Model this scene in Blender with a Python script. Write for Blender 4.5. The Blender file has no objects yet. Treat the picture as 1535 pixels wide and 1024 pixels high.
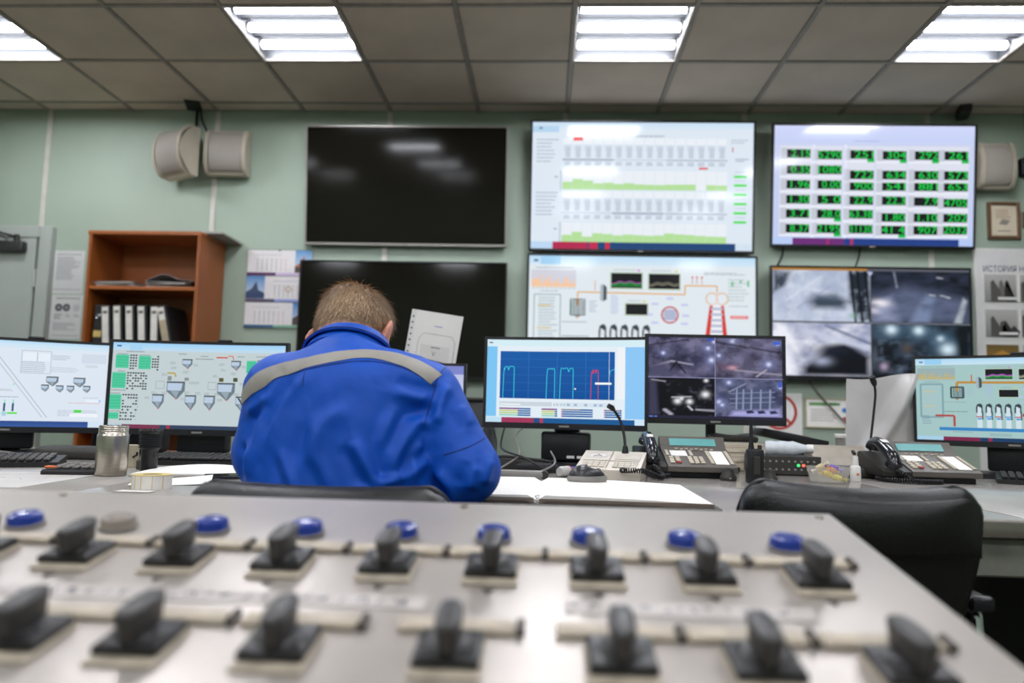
import bpy, bmesh, math, random
import numpy as np
from mathutils import Matrix, Vector, noise as mnoise
from mathutils.bvhtree import BVHTree

S = bpy.context.scene
COL = S.collection
random.seed(7)
rng = np.random.default_rng(7)
PI = math.pi
R = math.radians

# ------------------------------------------------------------------ camera, world, exposure
CAM_H = 0.95
def make_camera():
    p, y, r = .0953933, -.0465343, .0238225
    fw = Vector((math.sin(y)*math.cos(p), math.cos(y)*math.cos(p), math.sin(p)))
    rt = Vector((math.cos(y), -math.sin(y), 0)); up = rt.cross(fw)
    c, s = math.cos(r), math.sin(r)
    rt, up = c*rt + s*up, -s*rt + c*up
    cd = bpy.data.cameras.new('camera'); co = bpy.data.objects.new('camera', cd); COL.objects.link(co)
    m = Matrix((rt, up, -fw)).transposed().to_4x4(); m.translation = (0, 0, CAM_H)
    co.matrix_world = m
    cd.sensor_width = 36; cd.lens = 36*1124.446/1535; cd.clip_start = .02; cd.clip_end = 60
    cd.dof.use_dof = True; cd.dof.focus_distance = 1.85; cd.dof.aperture_fstop = 2.3
    S.camera = co
make_camera()
w = bpy.data.worlds.new('world'); S.world = w; w.use_nodes = True
w.node_tree.nodes['Background'].inputs[0].default_value = (.6, .65, .7, 1)
w.node_tree.nodes['Background'].inputs[1].default_value = .05
S.view_settings.view_transform = 'Standard'; S.view_settings.look = 'None'
S.view_settings.exposure = 0.0; S.view_settings.gamma = 1; S.view_settings.use_curve_mapping = False
LAMP = 66.0            # radiance of the fluorescent tubes
SCREEN = 1.0           # radiance of a white screen pixel

# ------------------------------------------------------------------ helpers
def lin(c):
    if isinstance(c, str):
        c = c.lstrip('#'); c = tuple(int(c[i:i+2], 16)/255 for i in (0, 2, 4))
    return tuple(x/12.92 if x <= .04045 else ((x+.055)/1.055)**2.4 for x in c)

def T(x=0, y=0, z=0): return Matrix.Translation((x, y, z))
def RX(a): return Matrix.Rotation(R(a), 4, 'X')
def RY(a): return Matrix.Rotation(R(a), 4, 'Y')
def RZ(a): return Matrix.Rotation(R(a), 4, 'Z')
def SC(x, y, z): return Matrix.Diagonal((x, y, z, 1))

MATS = {}
def mat(name, col='888888', rough=.5, metal=0, var=.12, vscale=20, bump=0, bscale=60, spec=.5, coat=0, attr=False, emit=0, stretch=None, alpha=1, trans=0, sheen=0):
    if name in MATS: return MATS[name]
    m = bpy.data.materials.new(name); m.use_nodes = True; nt = m.node_tree; N = nt.nodes; L = nt.links
    b = N['Principled BSDF']; c = lin(col)
    b.inputs['Roughness'].default_value = rough; b.inputs['Metallic'].default_value = metal
    b.inputs['Specular IOR Level'].default_value = spec; b.inputs['Coat Weight'].default_value = coat
    b.inputs['Sheen Weight'].default_value = sheen
    if trans: b.inputs['Transmission Weight'].default_value = trans
    if alpha < 1: b.inputs['Alpha'].default_value = alpha
    tc = N.new('ShaderNodeTexCoord'); mp = N.new('ShaderNodeMapping'); L.new(tc.outputs['Object'], mp.inputs[0])
    if stretch: mp.inputs['Scale'].default_value = stretch
    if attr:
        a = N.new('ShaderNodeAttribute'); a.attribute_name = 'Col'; src = a.outputs['Color']
    else:
        rgb = N.new('ShaderNodeRGB'); rgb.outputs[0].default_value = (*c, 1); src = rgb.outputs[0]
    if var and not emit:
        nz = N.new('ShaderNodeTexNoise'); nz.inputs['Scale'].default_value = vscale; nz.inputs['Detail'].default_value = 4
        L.new(mp.outputs[0], nz.inputs['Vector'])
        mr = N.new('ShaderNodeMapRange'); mr.inputs[1].default_value = .3; mr.inputs[2].default_value = .7
        mr.inputs[3].default_value = 1-var; mr.inputs[4].default_value = 1+var
        L.new(nz.outputs[0], mr.inputs[0])
        mx = N.new('ShaderNodeVectorMath'); mx.operation = 'SCALE'
        L.new(src, mx.inputs[0]); L.new(mr.outputs[0], mx.inputs['Scale']); src = mx.outputs[0]
    if emit:
        b.inputs['Base Color'].default_value = (.008, .008, .009, 1)
        L.new(src, b.inputs['Emission Color']); b.inputs['Emission Strength'].default_value = emit
    else:
        L.new(src, b.inputs['Base Color'])
    if bump:
        n2 = N.new('ShaderNodeTexNoise'); n2.inputs['Scale'].default_value = bscale; n2.inputs['Detail'].default_value = 3
        L.new(mp.outputs[0], n2.inputs['Vector'])
        bp = N.new('ShaderNodeBump'); bp.inputs['Strength'].default_value = bump; bp.inputs['Distance'].default_value = .004
        L.new(n2.outputs[0], bp.inputs['Height']); L.new(bp.outputs[0], b.inputs['Normal'])
    MATS[name] = m
    return m

_boxc = {}
def g_box(sx, sy, sz, bev=0, seg=2):
    k = (round(sx, 5), round(sy, 5), round(sz, 5), bev, seg)
    if k in _boxc: return _boxc[k]
    bm = bmesh.new(); bmesh.ops.create_cube(bm, size=1)
    for v in bm.verts: v.co = Vector((v.co.x*sx, v.co.y*sy, v.co.z*sz))
    if bev:
        bmesh.ops.bevel(bm, geom=list(bm.edges), offset=min(bev, .49*min(sx, sy, sz)), segments=seg, profile=.5, affect='EDGES')
    bm.verts.index_update()
    r = ([v.co.copy() for v in bm.verts], [tuple(v.index for v in f.verts) for f in bm.faces])
    bm.free(); _boxc[k] = r
    return r

def g_lathe(prof, n=24, arc=2*PI):
    v, f, rings = [], [], []
    for r, z in prof:
        if r < 1e-6:
            rings.append([len(v)]); v.append(Vector((0, 0, z)))
        else:
            rings.append(list(range(len(v), len(v)+n)))
            v += [Vector((r*math.cos(2*PI*i/n), r*math.sin(2*PI*i/n), z)) for i in range(n)]
    for a, b in zip(rings, rings[1:]):
        for i in range(n):
            j = (i+1) % n
            if len(a) == 1 and len(b) == 1: continue
            if len(a) == 1: f.append((a[0], b[j], b[i]))
            elif len(b) == 1: f.append((a[i], a[j], b[0]))
            else: f.append((a[i], a[j], b[j], b[i]))
    return v, f

def g_cyl(r, h, n=20, r2=None, bev=0):
    r2 = r if r2 is None else r2
    if bev: return g_lathe([(0, 0), (r-bev, 0), (r, bev), (r2, h-bev), (r2-bev, h), (0, h)], n)
    return g_lathe([(0, 0), (r, 0), (r2, h), (0, h)], n)

def g_tube(path, r, n=8, caps=True):
    P = [Vector(p) for p in path]; m = len(P); rr = r if isinstance(r, (list, tuple)) else [r]*m
    v, f = [], []
    t0 = (P[1]-P[0]).normalized(); u = t0.orthogonal().normalized()
    for i in range(m):
        t = (P[min(i+1, m-1)]-P[max(i-1, 0)]).normalized()
        u = (u - t*u.dot(t)).normalized(); w_ = t.cross(u)
        v += [P[i] + (u*math.cos(2*PI*k/n) + w_*math.sin(2*PI*k/n))*rr[i] for k in range(n)]
    for i in range(m-1):
        for k in range(n):
            j = (k+1) % n
            f.append((i*n+k, i*n+j, (i+1)*n+j, (i+1)*n+k))
    if caps: f += [tuple(range(n))[::-1], tuple(range((m-1)*n, m*n))]
    return v, f

def g_prism(poly, h):
    n = len(poly)
    v = [Vector((x, y, 0)) for x, y in poly] + [Vector((x, y, h)) for x, y in poly]
    f = [tuple(range(n))[::-1], tuple(range(n, 2*n))] + [(i, (i+1) % n, n+(i+1) % n, n+i) for i in range(n)]
    return v, f

def g_grid(fn, nu, nv, th=0):
    """sheet fn(u,v)->xyz, closed with thickness th along -normal if th"""
    v = [Vector(fn(i/nu, j/nv)) for j in range(nv+1) for i in range(nu+1)]
    f = [(j*(nu+1)+i, j*(nu+1)+i+1, (j+1)*(nu+1)+i+1, (j+1)*(nu+1)+i) for j in range(nv) for i in range(nu)]
    if th:
        bm = bmesh.new(); bv = [bm.verts.new(x) for x in v]
        for q in f: bm.faces.new([bv[i] for i in q])
        bm.normal_update(); nr = [x.normal.copy() for x in bv]; bm.free()
        n0 = len(v); v += [a - b*th for a, b in zip(v, nr)]
        f += [tuple(i+n0 for i in q[::-1]) for q in f]
        ring = [i for i in range(nu+1)] + [(j+1)*(nu+1)+nu for j in range(nv)] + [nv*(nu+1)+i for i in range(nu-1, -1, -1)] + [j*(nu+1) for j in range(nv-1, 0, -1)]
        for a, b in zip(ring, ring[1:]+ring[:1]): f.append((b, a, a+n0, b+n0))
    return v, f

def smooth_path(pts, k=6):
    P = [Vector(p) for p in pts]; out = []
    for i in range(len(P)-1):
        a, b, c, d = P[max(i-1, 0)], P[i], P[i+1], P[min(i+2, len(P)-1)]
        for j in range(k):
            t = j/k
            out.append(.5*((2*b)+(c-a)*t+(2*a-5*b+4*c-d)*t*t+(3*b-a-3*c+d)*t**3))
    return out+[P[-1]]

class MB:
    def __init__(s): s.v, s.f, s.m = [], [], []
    def add(s, g, M=None, m=0):
        o = len(s.v)
        s.v += [M @ x for x in g[0]] if M is not None else list(g[0])
        flip = M is not None and M.determinant() < 0
        s.f += [tuple(i+o for i in (q[::-1] if flip else q)) for q in g[1]]; s.m += [m]*len(g[1])
        return s
    def box(s, c, d, bev=0, seg=2, rot=None, m=0):
        M = T(*c) @ rot if rot is not None else T(*c)
        return s.add(g_box(*d, bev, seg), M, m)

def link(name, me, parent=None, loc=None, rz=None):
    o = bpy.data.objects.new(name, me); COL.objects.link(o)
    if parent is not None: o.parent = parent
    if loc is not None: o.location = loc
    if rz is not None: o.rotation_euler = (0, 0, R(rz))
    return o

def mesh_of(mb, mats, ang=35):
    me = bpy.data.meshes.new('mesh'); me.from_pydata([tuple(x) for x in mb.v], [], mb.f)
    for x in (mats if isinstance(mats, (list, tuple)) else [mats]): me.materials.append(x)
    if any(mb.m): me.polygons.foreach_set('material_index', mb.m)
    me.polygons.foreach_set('use_smooth', [True]*len(me.polygons)); me.update()
    me.set_sharp_from_angle(angle=R(ang))
    return me

def O(name, mb, mats, parent=None, loc=None, rz=None, ang=35, kind=None):
    if isinstance(mb, tuple): mb = MB().add(mb)
    o = link(name, mesh_of(mb, mats, ang), parent, loc, rz)
    if kind: o['kind'] = kind
    return o

def tag(o, label, cat, group=None):
    o['label'] = label; o['category'] = cat
    if group: o['group'] = group
    return o

def thing(name, label, cat, loc=(0, 0, 0), rz=0, group=None):
    o = bpy.data.objects.new(name, None); COL.objects.link(o); o.empty_display_size = .05
    o.location = loc; o.rotation_euler = (0, 0, R(rz))
    return tag(o, label, cat, group)

def struct(o): o['kind'] = 'structure'; return o

# flat print: coloured polygons laid on a panel, u to the right and v downwards, both 0..1
_txt = {}
def text_geo(s):
    if s in _txt: return _txt[s]
    cu = bpy.data.curves.new('t', 'FONT'); cu.body = s; cu.size = 1; cu.resolution_u = 2
    ob = bpy.data.objects.new('t', cu); COL.objects.link(ob)
    me = ob.to_mesh(); v = [(p.co.x, p.co.y) for p in me.vertices]; f = [tuple(p.vertices) for p in me.polygons]
    ob.to_mesh_clear(); bpy.data.objects.remove(ob); bpy.data.curves.remove(cu)
    _txt[s] = (v, f); return v, f

class Art:
    def __init__(s, w, h, lift=.0003): s.w, s.h, s.lift = w, h, lift; s.v, s.f, s.c = [], [], []; s.tint = (1, 1, 1)
    def _p(s, u, v, l): return ((u-.5)*s.w, -s.lift*l, (.5-v)*s.h)
    def poly(s, pts, col, l=1):
        o = len(s.v); s.v += [s._p(u, v, l) for u, v in pts]
        a = sum(pts[i][0]*pts[(i+1) % len(pts)][1]-pts[(i+1) % len(pts)][0]*pts[i][1] for i in range(len(pts)))
        q = tuple(range(o, o+len(pts)))
        s.f.append(q[::-1] if a > 0 else q)
        cols = col if isinstance(col, list) else [col]*len(pts)
        cc = [tuple(x*t for x, t in zip(lin(c), s.tint)) for c in cols]
        s.c.append(cc[::-1] if a > 0 else cc)
    def rect(s, u0, v0, u1, v1, col, l=1, col2=None):
        s.poly([(u0, v0), (u1, v0), (u1, v1), (u0, v1)], [col, col, col2 or col, col2 or col], l)
    def line(s, pts, wd, col, l=2):
        for (a, b), (c, d) in zip(pts, pts[1:]):
            dx, dy = (c-a)*s.w, (d-b)*s.h; n = math.hypot(dx, dy) or 1
            ox, oy = -dy/n*wd/2/s.w, dx/n*wd/2/s.h
            s.poly([(a+ox, b+oy), (c+ox, d+oy), (c-ox, d-oy), (a-ox, b-oy)], col, l)
    def frame(s, u0, v0, u1, v1, wd, col, l=2):
        s.line([(u0, v0), (u1, v0), (u1, v1), (u0, v1), (u0, v0)], wd, col, l)
    def disc(s, u, v, r, col, l=2, n=20, ring=0):
        P = [(u+r*math.cos(2*PI*i/n)/s.w, v+r*math.sin(2*PI*i/n)/s.h) for i in range(n)]
        if ring: s.line(P+P[:1], ring, col, l)
        else: s.poly(P, col, l)
    def text(s, t, u, v, hh, col, l=3, width=None, align='l'):
        """hh cap height in panel units (metres), u,v baseline; width fixes the width in metres"""
        tv, tf = text_geo(t)
        if not tv: return
        xs = [p[0] for p in tv]; ys = [p[1] for p in tv]; k = hh/max(ys); kx = k
        if width: kx = width/(max(xs)-min(xs))
        x0 = min(xs) + {'l': 0, 'c': (max(xs)-min(xs))/2, 'r': max(xs)-min(xs)}[align]
        o = len(s.v); s.v += [((u-.5)*s.w+(x-x0)*kx, -s.lift*l, (.5-v)*s.h+y*k) for x, y in tv]
        c = tuple(x*t_ for x, t_ in zip(lin(col), s.tint))
        s.f += [tuple(i+o for i in q) for q in tf]; s.c += [[c]*len(q) for q in tf]
    def words(s, u0, v0, u1, v1, rows, col, l=2, fill=.5, seed=0, ragged=.4):
        r = random.Random(seed*977+rows); dv = (v1-v0)/rows
        for i in range(rows):
            u = u0; end = u1-(u1-u0)*ragged*r.random()
            while u < end:
                wd = (u1-u0)*r.uniform(.04, .13); e = min(u+wd, end)
                s.rect(u, v0+dv*i, e, v0+dv*(i+fill), col, l); u = e+(u1-u0)*.018
    def grid(s, u0, v0, u1, v1, arr, l=1):
        """arr (H,W,3) linear colours at grid points"""
        H, W = arr.shape[:2]; o = len(s.v)
        for j in range(H):
            for i in range(W): s.v.append(s._p(u0+(u1-u0)*i/(W-1), v0+(v1-v0)*j/(H-1), l))
        A = arr.tolist()
        for j in range(H-1):
            for i in range(W-1):
                s.f.append((o+(j+1)*W+i, o+(j+1)*W+i+1, o+j*W+i+1, o+j*W+i))
                s.c.append([A[j+1][i], A[j+1][i+1], A[j][i+1], A[j][i]])
    def build(s, name, m, parent=None, bend=None):
        me = bpy.data.meshes.new('print')
        vv = [(x, y+bend(x), z) for x, y, z in s.v] if bend else s.v
        me.from_pydata(vv, [], s.f); me.materials.append(m)
        ca = me.color_attributes.new('Col', 'FLOAT_COLOR', 'CORNER')
        ca.data.foreach_set('color', np.array([x for f in s.c for c in f for x in (*c, 1.0)], np.float32))
        me.update()
        return link(name, me, parent)

M_SCREEN = mat('screen_pixels', attr=True, emit=SCREEN, rough=.09, var=0, spec=.18)
M_PRINT = mat('printed_paper', attr=True, rough=.6, var=.03)
M_GLOSSPRINT = mat('glossy_print', attr=True, rough=.12, var=.02)
M_BLACKPL = mat('black_plastic', '17171a', rough=.42, var=.15)
M_DARKPL = mat('dark_grey_plastic', '35332f', rough=.5)
M_GREYPL = mat('grey_plastic', '8c8983', rough=.5)
M_CREAM = mat('cream_plastic', 'd8cfc0', rough=.45, var=.05)
M_WHITE = mat('white_plastic', 'e6e4de', rough=.45, var=.04)
M_PAPER = mat('white_paper', 'f2efe8', rough=.7, var=.02)
M_STEEL = mat('brushed_steel', 'b9b2a6', rough=.28, metal=1, var=.1, vscale=30, stretch=(1, 1, 8))
M_CHROME = mat('chrome', 'd0d2d6', rough=.12, metal=1, var=.03)
M_LEATHER = mat('black_leatherette', '0c0c0b', rough=.36, bump=.25, bscale=240, var=.2)
M_CABLE = mat('black_cable', '1b1a1a', rough=.5)
M_GREYCABLE = mat('grey_cable', '807c76', rough=.5)
# ------------------------------------------------------------------ the room
WY = 4.9; CH = 2.975; XL, XR, YB = -4.69, 4.31, -3.04
M_CEIL = mat('ceiling_board', 'd0c1b1', rough=.9, var=.1, vscale=2.2, bump=.15, bscale=90)
M_TBAR = mat('ceiling_bar_paint', '9a9288', rough=.55)
M_WALL = mat('sage_wall_panel', '9fae9c', rough=.55, var=.05, vscale=1.6, bump=.05, bscale=30, sheen=0)
M_STRIP = mat('pale_joint_strip', 'c9c6bb', rough=.5, var=.06)
M_FLOOR = mat('grey_linoleum', '57534c', rough=.35, var=.2, vscale=6)

struct(O('floor', MB().box(((XL+XR)/2, (WY+YB)/2, -.05), (XR-XL+.4, WY-YB+.4, .1)), M_FLOOR))
ceil = struct(O('ceiling', MB().box(((XL+XR)/2, (WY+YB)/2, CH+.19), (XR-XL+.4, WY-YB+.4, .1)), M_CEIL))
GX0, GY0, G = -2.891, 4.158, .6
COLS = range(-3, 12); ROWS = range(-1, 12)         # row j spans GY0-.6*(j+1) .. GY0-.6*j
LAMPCOLS = (-1, 2, 5, 8); LAMPROWS = (0, 3, 6, 9)
tile_me = {}
def tile_mesh(sx, sy):
    k = (round(sx, 3), round(sy, 3))
    if k not in tile_me: tile_me[k] = mesh_of(MB().add(g_box(sx-.026, sy-.026, .014, .004, 1)), M_CEIL)
    return tile_me[k]
rows = [(WY-(GY0+G)+.0, GY0+G+(WY-GY0-G)/2, -2)] + [(G, GY0-G*j-G/2, j) for j in ROWS]
for sy, yc, j in rows:
    for i in COLS:
        if i in LAMPCOLS and j in LAMPROWS: continue
        o = link('ceiling_tile', tile_mesh(G, sy), ceil, (GX0+G*i+G/2, yc, CH+.007+random.uniform(0, .003)))
        o.rotation_euler = (R(random.uniform(-.25, .25)), R(random.uniform(-.25, .25)), 0)
for i in range(-3, 13):
    O('ceiling_grid_bar', MB().box((GX0+G*i, (WY+YB)/2, CH), (.024, WY-YB, .012), .002, 1), M_TBAR, ceil)
for j in range(-1, 13):
    O('ceiling_grid_bar', MB().box(((XL+XR)/2, GY0-G*j, CH+.001), (XR-XL, .024, .010), .002, 1), M_TBAR, ceil)

wb = struct(O('wall_back', MB().box(((XL+XR)/2, WY+.06, 1.5), (XR-XL+.4, .1, 3.2)), M_WALL))
SX0, SDX = -3.475, 1.19
edges = [XL] + [SX0+SDX*i for i in range(7)] + [XR]
for a, b in zip(edges, edges[1:]):
    if b-a > .05: O('wall_panel', MB().box(((a+b)/2, WY+.004, CH/2), (b-a-.006, .012, CH)), M_WALL, wb)
for i in range(7):
    struct(O('trim_%d' % (i+1), MB().box((SX0+SDX*i, WY-.006, CH/2), (.034, .010, CH), .003, 1), M_STRIP))
struct(O('wall_left', MB().box((XL-.05, (WY+YB)/2, 1.5), (.1, WY-YB+.2, 3.2)), M_WALL))
struct(O('wall_right', MB().box((XR+.05, (WY+YB)/2, 1.5), (.1, WY-YB+.2, 3.2)), M_WALL))
struct(O('wall_front', MB().box(((XL+XR)/2, YB-.05, 1.5), (XR-XL+.4, .1, 3.2)), M_WALL))
struct(O('baseboard_back', MB().box(((XL+XR)/2, WY-.008, .05), (XR-XL, .012, .1), .003, 1), mat('brown_skirting', '5b4a3a')))

# lamps
M_TUBE = mat('lamp_tube', 'f4f6ff', emit=LAMP, var=0)
M_TRAY = mat('grey_lamp_tray', '2b2d30', rough=.45, var=.04)
lamp_txt = {(-1, 0): 'three-tube ceiling light cut by the left edge of the photo',
            (2, 0): 'three-tube ceiling light above the blank upper television',
            (5, 0): 'three-tube ceiling light above the bar chart television',
            (8, 0): 'three-tube ceiling light above the green number television, at the right edge'}
tray = MB()
z0 = .09
tray.box((0, 0, z0), (.568, .568, .006))
for s in (-1, 1):
    tray.box((s*.284, 0, z0/2+.003), (.006, .568, z0), rot=RY(0)); tray.box((0, s*.284, z0/2+.003), (.568, .006, z0))
for yy in (-.098, .098):
    tray.add(g_prism([(-.045, 0), (.045, 0), (.012, -.045), (-.012, -.045)], .56), T(-.28, yy, z0-.003) @ RY(90) @ RZ(90))
tray_me = mesh_of(tray, M_TRAY)
rim = MB()
for s in (-1, 1):
    rim.box((s*.289, 0, .002), (.012, .59, .012), .002, 1); rim.box((0, s*.289, .002), (.566, .012, .012), .002, 1)
rim_me = mesh_of(rim, M_TBAR)
tube_me = mesh_of(MB().add(g_cyl(.0215, .53, 14), T(-.265, 0, 0) @ RY(90)), M_TUBE)
cap_me = mesh_of(MB().add(g_cyl(.0225, .014, 12), T(-.280, 0, 0) @ RY(90)).add(g_cyl(.0225, .014, 12), T(.266, 0, 0) @ RY(90)), M_WHITE)
for i in LAMPCOLS:
    for j in LAMPROWS:
        t = thing('ceiling_light', lamp_txt.get((i, j), 'three-tube square ceiling light out of view above the desk and console'), 'lamp',
                  (GX0+G*i+G/2, GY0-G*j-G/2, CH), 0, 'square ceiling lights')
        link('reflector_tray', tray_me, t); link('light_frame', rim_me, t)
        for k in (-1, 0, 1):
            tu = link('fluorescent_tube', tube_me, t, (0, k*.19, .045)); link('tube_holder', cap_me, tu)

# door at the far left with closer
M_DOOR = mat('grey_door_paint', 'aab0a8', rough=.4, var=.04, vscale=4)
dr = struct(O('door_1', MB().box((-3.955, WY-.03, 1.03), (.97, .04, 2.06), .004, 1), M_DOOR))
O('door_handle', MB().add(g_tube(smooth_path([(-3.56, WY-.06, 1.02), (-3.56, WY-.10, 1.02), (-3.66, WY-.105, 1.02)], 4), .011), None), M_CHROME, dr)
O('hinge', MB().add(g_cyl(.011, .12, 10), T(-3.462, WY-.053, 1.72)), M_DOOR, dr)
O('hinge', MB().add(g_cyl(.011, .12, 10), T(-3.462, WY-.053, .35)), M_DOOR, dr)
O('door_notice', MB().box((-3.79, WY-.0515, 1.70), (.10, .003, .17)).box((-3.79, WY-.0515, 1.60), (.09, .003, .06), m=1), [mat('orange_paper', 'd98a4a'), mat('pink_paper', 'c9a6a0')], dr)
fr = MB()
fr.box((-3.405, WY-.028, 1.07), (.085, .06, 2.14), .004, 1); fr.box((-3.943, WY-.028, 2.10), (.985, .058, .083), .004, 1); fr.box((-4.48, WY-.028, 1.07), (.085, .06, 2.14), .004, 1)
struct(O('door_frame', fr, M_DOOR))
t = thing('door_closer', 'black overhead closer with folded arm on the grey door', 'door closer', (-3.66, WY-.05, 1.99))
O('closer_body', MB().box((0, -.03, 0), (.27, .06, .075), .014), mat('closer_body_paint', '2f302e', rough=.4), t)
O('closer_arm', MB().add(g_tube([(.08, -.04, .035), (.08, -.04, .065), (-.33, -.13, .15)], .009, 6)).add(g_tube([(.02, -.035, .035), (.0, -.04, .06), (-.33, -.12, .15)], .008, 6)).add(g_cyl(.017, .05, 10), T(.08, -.04, .03)).add(g_cyl(.012, .05, 10), T(-.33, -.125, .125)), mat('closer_arm_paint', '1d1e1d', rough=.4), t)

# ------------------------------------------------------------------ wall notices, frames, speakers
def sheet(name, label, cat, x, z, w_, h_, y=WY-.004, rz=0, roll=0, art=None, th=.002, col=M_PAPER, group=None, lean=0):
    t = thing(name, label, cat, (x, y, z), rz, group)
    t.rotation_euler = (R(lean), R(roll), R(rz))
    O('paper', MB().box((0, th/2, 0), (w_, th, h_)), col, t)
    if art: a = Art(w_, h_); a.lift = .0004; art(a); a.build('printing', M_PRINT, t)
    return t
def art_rules(a):
    a.rect(0, 0, 1, 1, 'c9cac6', 1); a.words(.1, .08, .9, .11, 1, '5a5a5a', ragged=.05)
    a.words(.12, .15, .88, .70, 14, '8e8e90', seed=2); a.words(.06, .90, .94, .93, 1, '808080', ragged=0)
    a.words(.1, .62, .6, .66, 1, '555', seed=4) if False else None
def art_faces(a):
    a.rect(0, 0, 1, 1, 'c9cac6', 1); a.words(.15, .07, .92, .11, 1, '555555', ragged=.05)
    for u in (.25, .50):
        a.disc(u, .29, .026, '3c3c3e'); a.disc(u, .29, .013, '8a8a8a', 3); a.rect(u-.09, .22, u+.09, .24, '4a4a4a', 3); a.rect(u-.08, .355, u+.08, .37, '4a4a4a', 3)
    a.disc(.82, .3, .024, 'b4b4b2')
    a.words(.12, .44, .42, .57, 3, '7a7a7a', seed=3); a.words(.5, .44, .65, .52, 2, '8a8a8a', seed=5); a.words(.75, .44, .95, .52, 2, '8a8a8a', seed=6)
    a.words(.1, .64, .85, .82, 5, '8e8e8e', seed=7); a.words(.1, .92, .92, .95, 1, '777777', ragged=0)
sheet('notice_sheet', 'white notice with lines of text beside the door, upper of two', 'notice', -3.262, 1.835, .215, .295, art=art_rules)
sheet('notice_sheet', 'white notice with two small dark pictures beside the door, lower of two', 'notice', -3.253, 1.528, .215, .300, art=art_faces)
t = thing('hanging_frame', 'narrow dark framed sheet half hidden behind the bookcase', 'frame', (-3.06, WY-.02, 1.50))
O('frame_edge', MB().box((0, .008, 0), (.12, .016, .40), .004, 1), mat('dark_frame', '3a3733'), t)
O('framed_sheet', MB().box((0, -.001, .06), (.09, .002, .20)), M_PAPER, t)

# tear-off calendar of three blocks
t = thing('wall_calendar', 'three-block wall calendar with coloured photos beside the lower blank television', 'calendar', (-1.80, WY-.012, 1.745))
O('backing_card', MB().box((0, .006, 0), (.44, .006, .53), .002, 1), mat('calendar_card', '5e6468'), t)
def cal_block(z, photo_left, h_, bar, seed, sky, land):
    o = O('calendar_block', MB().box((0, -.002, z), (.435, .010, h_), .002, 1), M_PAPER, t)
    a = Art(.435, h_)
    u0, u1 = (.30, 1.0) if photo_left else (0, .74)
    p0, p1 = (0, .29) if photo_left else (.745, 1.0)
    a.rect(0, 0, 1, 1, 'dcd8d6', 1); a.rect(p0, 0, p1, .88, sky, 2, 'c9d6e2')
    a.poly([(p0, .88), (p0, .62), (p0+(p1-p0)*.3, .5), (p0+(p1-p0)*.55, .2), (p0+(p1-p0)*.66, .55), (p1, .66), (p1, .88)], land, 3)
    a.rect(p0, .66, p1, .88, '2c4266' if photo_left else '54443f', 4)
    for k in range(7):
        u = u0+(u1-u0)*(.2+.1*k)
        for r_ in range(5): a.rect(u, .36+.1*r_, u+.018*(u1-u0)/.7, .40+.1*r_, 'c48f96' if k > 4 else '85848a', 2)
    a.words(u0+.12, .18, u1-.2, .22, 1, '9c9ca4', seed=seed, ragged=0)
    a.rect(0, .89, .45, 1, bar[0], 2, bar[0]); a.rect(.45, .89, 1, 1, bar[1], 2)
    if photo_left: a.disc(.66, .5, .018, 'b98a5a', 4, ring=.006)
    a.build('printing', M_PRINT, o); o.children[0].location = (0, -.0075, z)
cal_block(.172, False, .172, ('5d2f62', 'cbb6d6'), 1, '5c93c4', 'b06a4c')
cal_block(-.006, True, .172, ('56516a', '8f9cd0'), 2, '4f86bd', '3a4a66')
cal_block(-.182, False, .168, ('2c5d86', '7fae95'), 3, '3f7fc0', '4a3c3a')
O('date_marker', MB().add(g_cyl(.006, .004, 10), T(.0, -.010, .255) @ RX(90)), M_BLACKPL, t)

# wall loudspeakers with bowed grilles
M_SPK = mat('speaker_case', 'b3aa98', rough=.5, var=.05)
M_GRILLE = mat('speaker_grille', '9d968d', rough=.55, var=.12, vscale=300)
def wall_speaker(label, x, z, rz, y, w_=.27, h_=.32, dep=.14, roll=0):
    t = thing('wall_speaker', label, 'speaker', (x, y, z), rz, 'wall loudspeakers')
    mb = MB()
    prof = [(0, -h_/2), (0, h_/2)] + [(-.05-(dep-.05)*math.cos(PI*(k/10-.5)), h_/2*(1-k/5)) for k in range(11)]
    body = [(p[0], p[1]) for p in prof]
    O('speaker_case', MB().add(g_prism(body, w_), T(-w_/2, 0, 0) @ Matrix(((0, 0, 1, 0), (1, 0, 0, 0), (0, 1, 0, 0), (0, 0, 0, 1)))), M_SPK, t)
    def gr(u, v):
        a = (v-.5)*PI*.78
        return ((u-.5)*(w_-.06), -.05-(dep-.05)*math.cos(a)-.006, h_/2*.86*math.sin(a)/math.sin(PI*.39)*1.0)
    O('grille', MB().add(g_grid(gr, 6, 14, .004)), M_GRILLE, t)
    for s in (-1, 1):
        def rb(u, v, s=s):
            a = (v-.5)*PI*.94
            return (s*(w_/2-.012)+(u-.5)*.024, -.05-(dep-.05)*math.cos(a)-.008, h_/2*math.sin(a))
        O('side_rib', MB().add(g_grid(rb, 2, 14, .006)), M_SPK, t)
    O('wall_bracket', MB().box((0, .02, 0), (.09, .05, .12), .004, 1), M_SPK, t)
    return t
wall_speaker('grey bow-fronted wall speaker turned to the left, the farther from the blank television', -2.45, 2.625, -27, 4.80, .27, .33, .15)
wall_speaker('grey bow-fronted wall speaker facing forward, right of its twin', -2.165, 2.645, 4, 4.855, .27, .30, .12)
wall_speaker('grey bow-fronted wall speaker half hidden by the green number television', 2.845, 2.605, 0, 4.872, .215, .30, .11)
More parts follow.
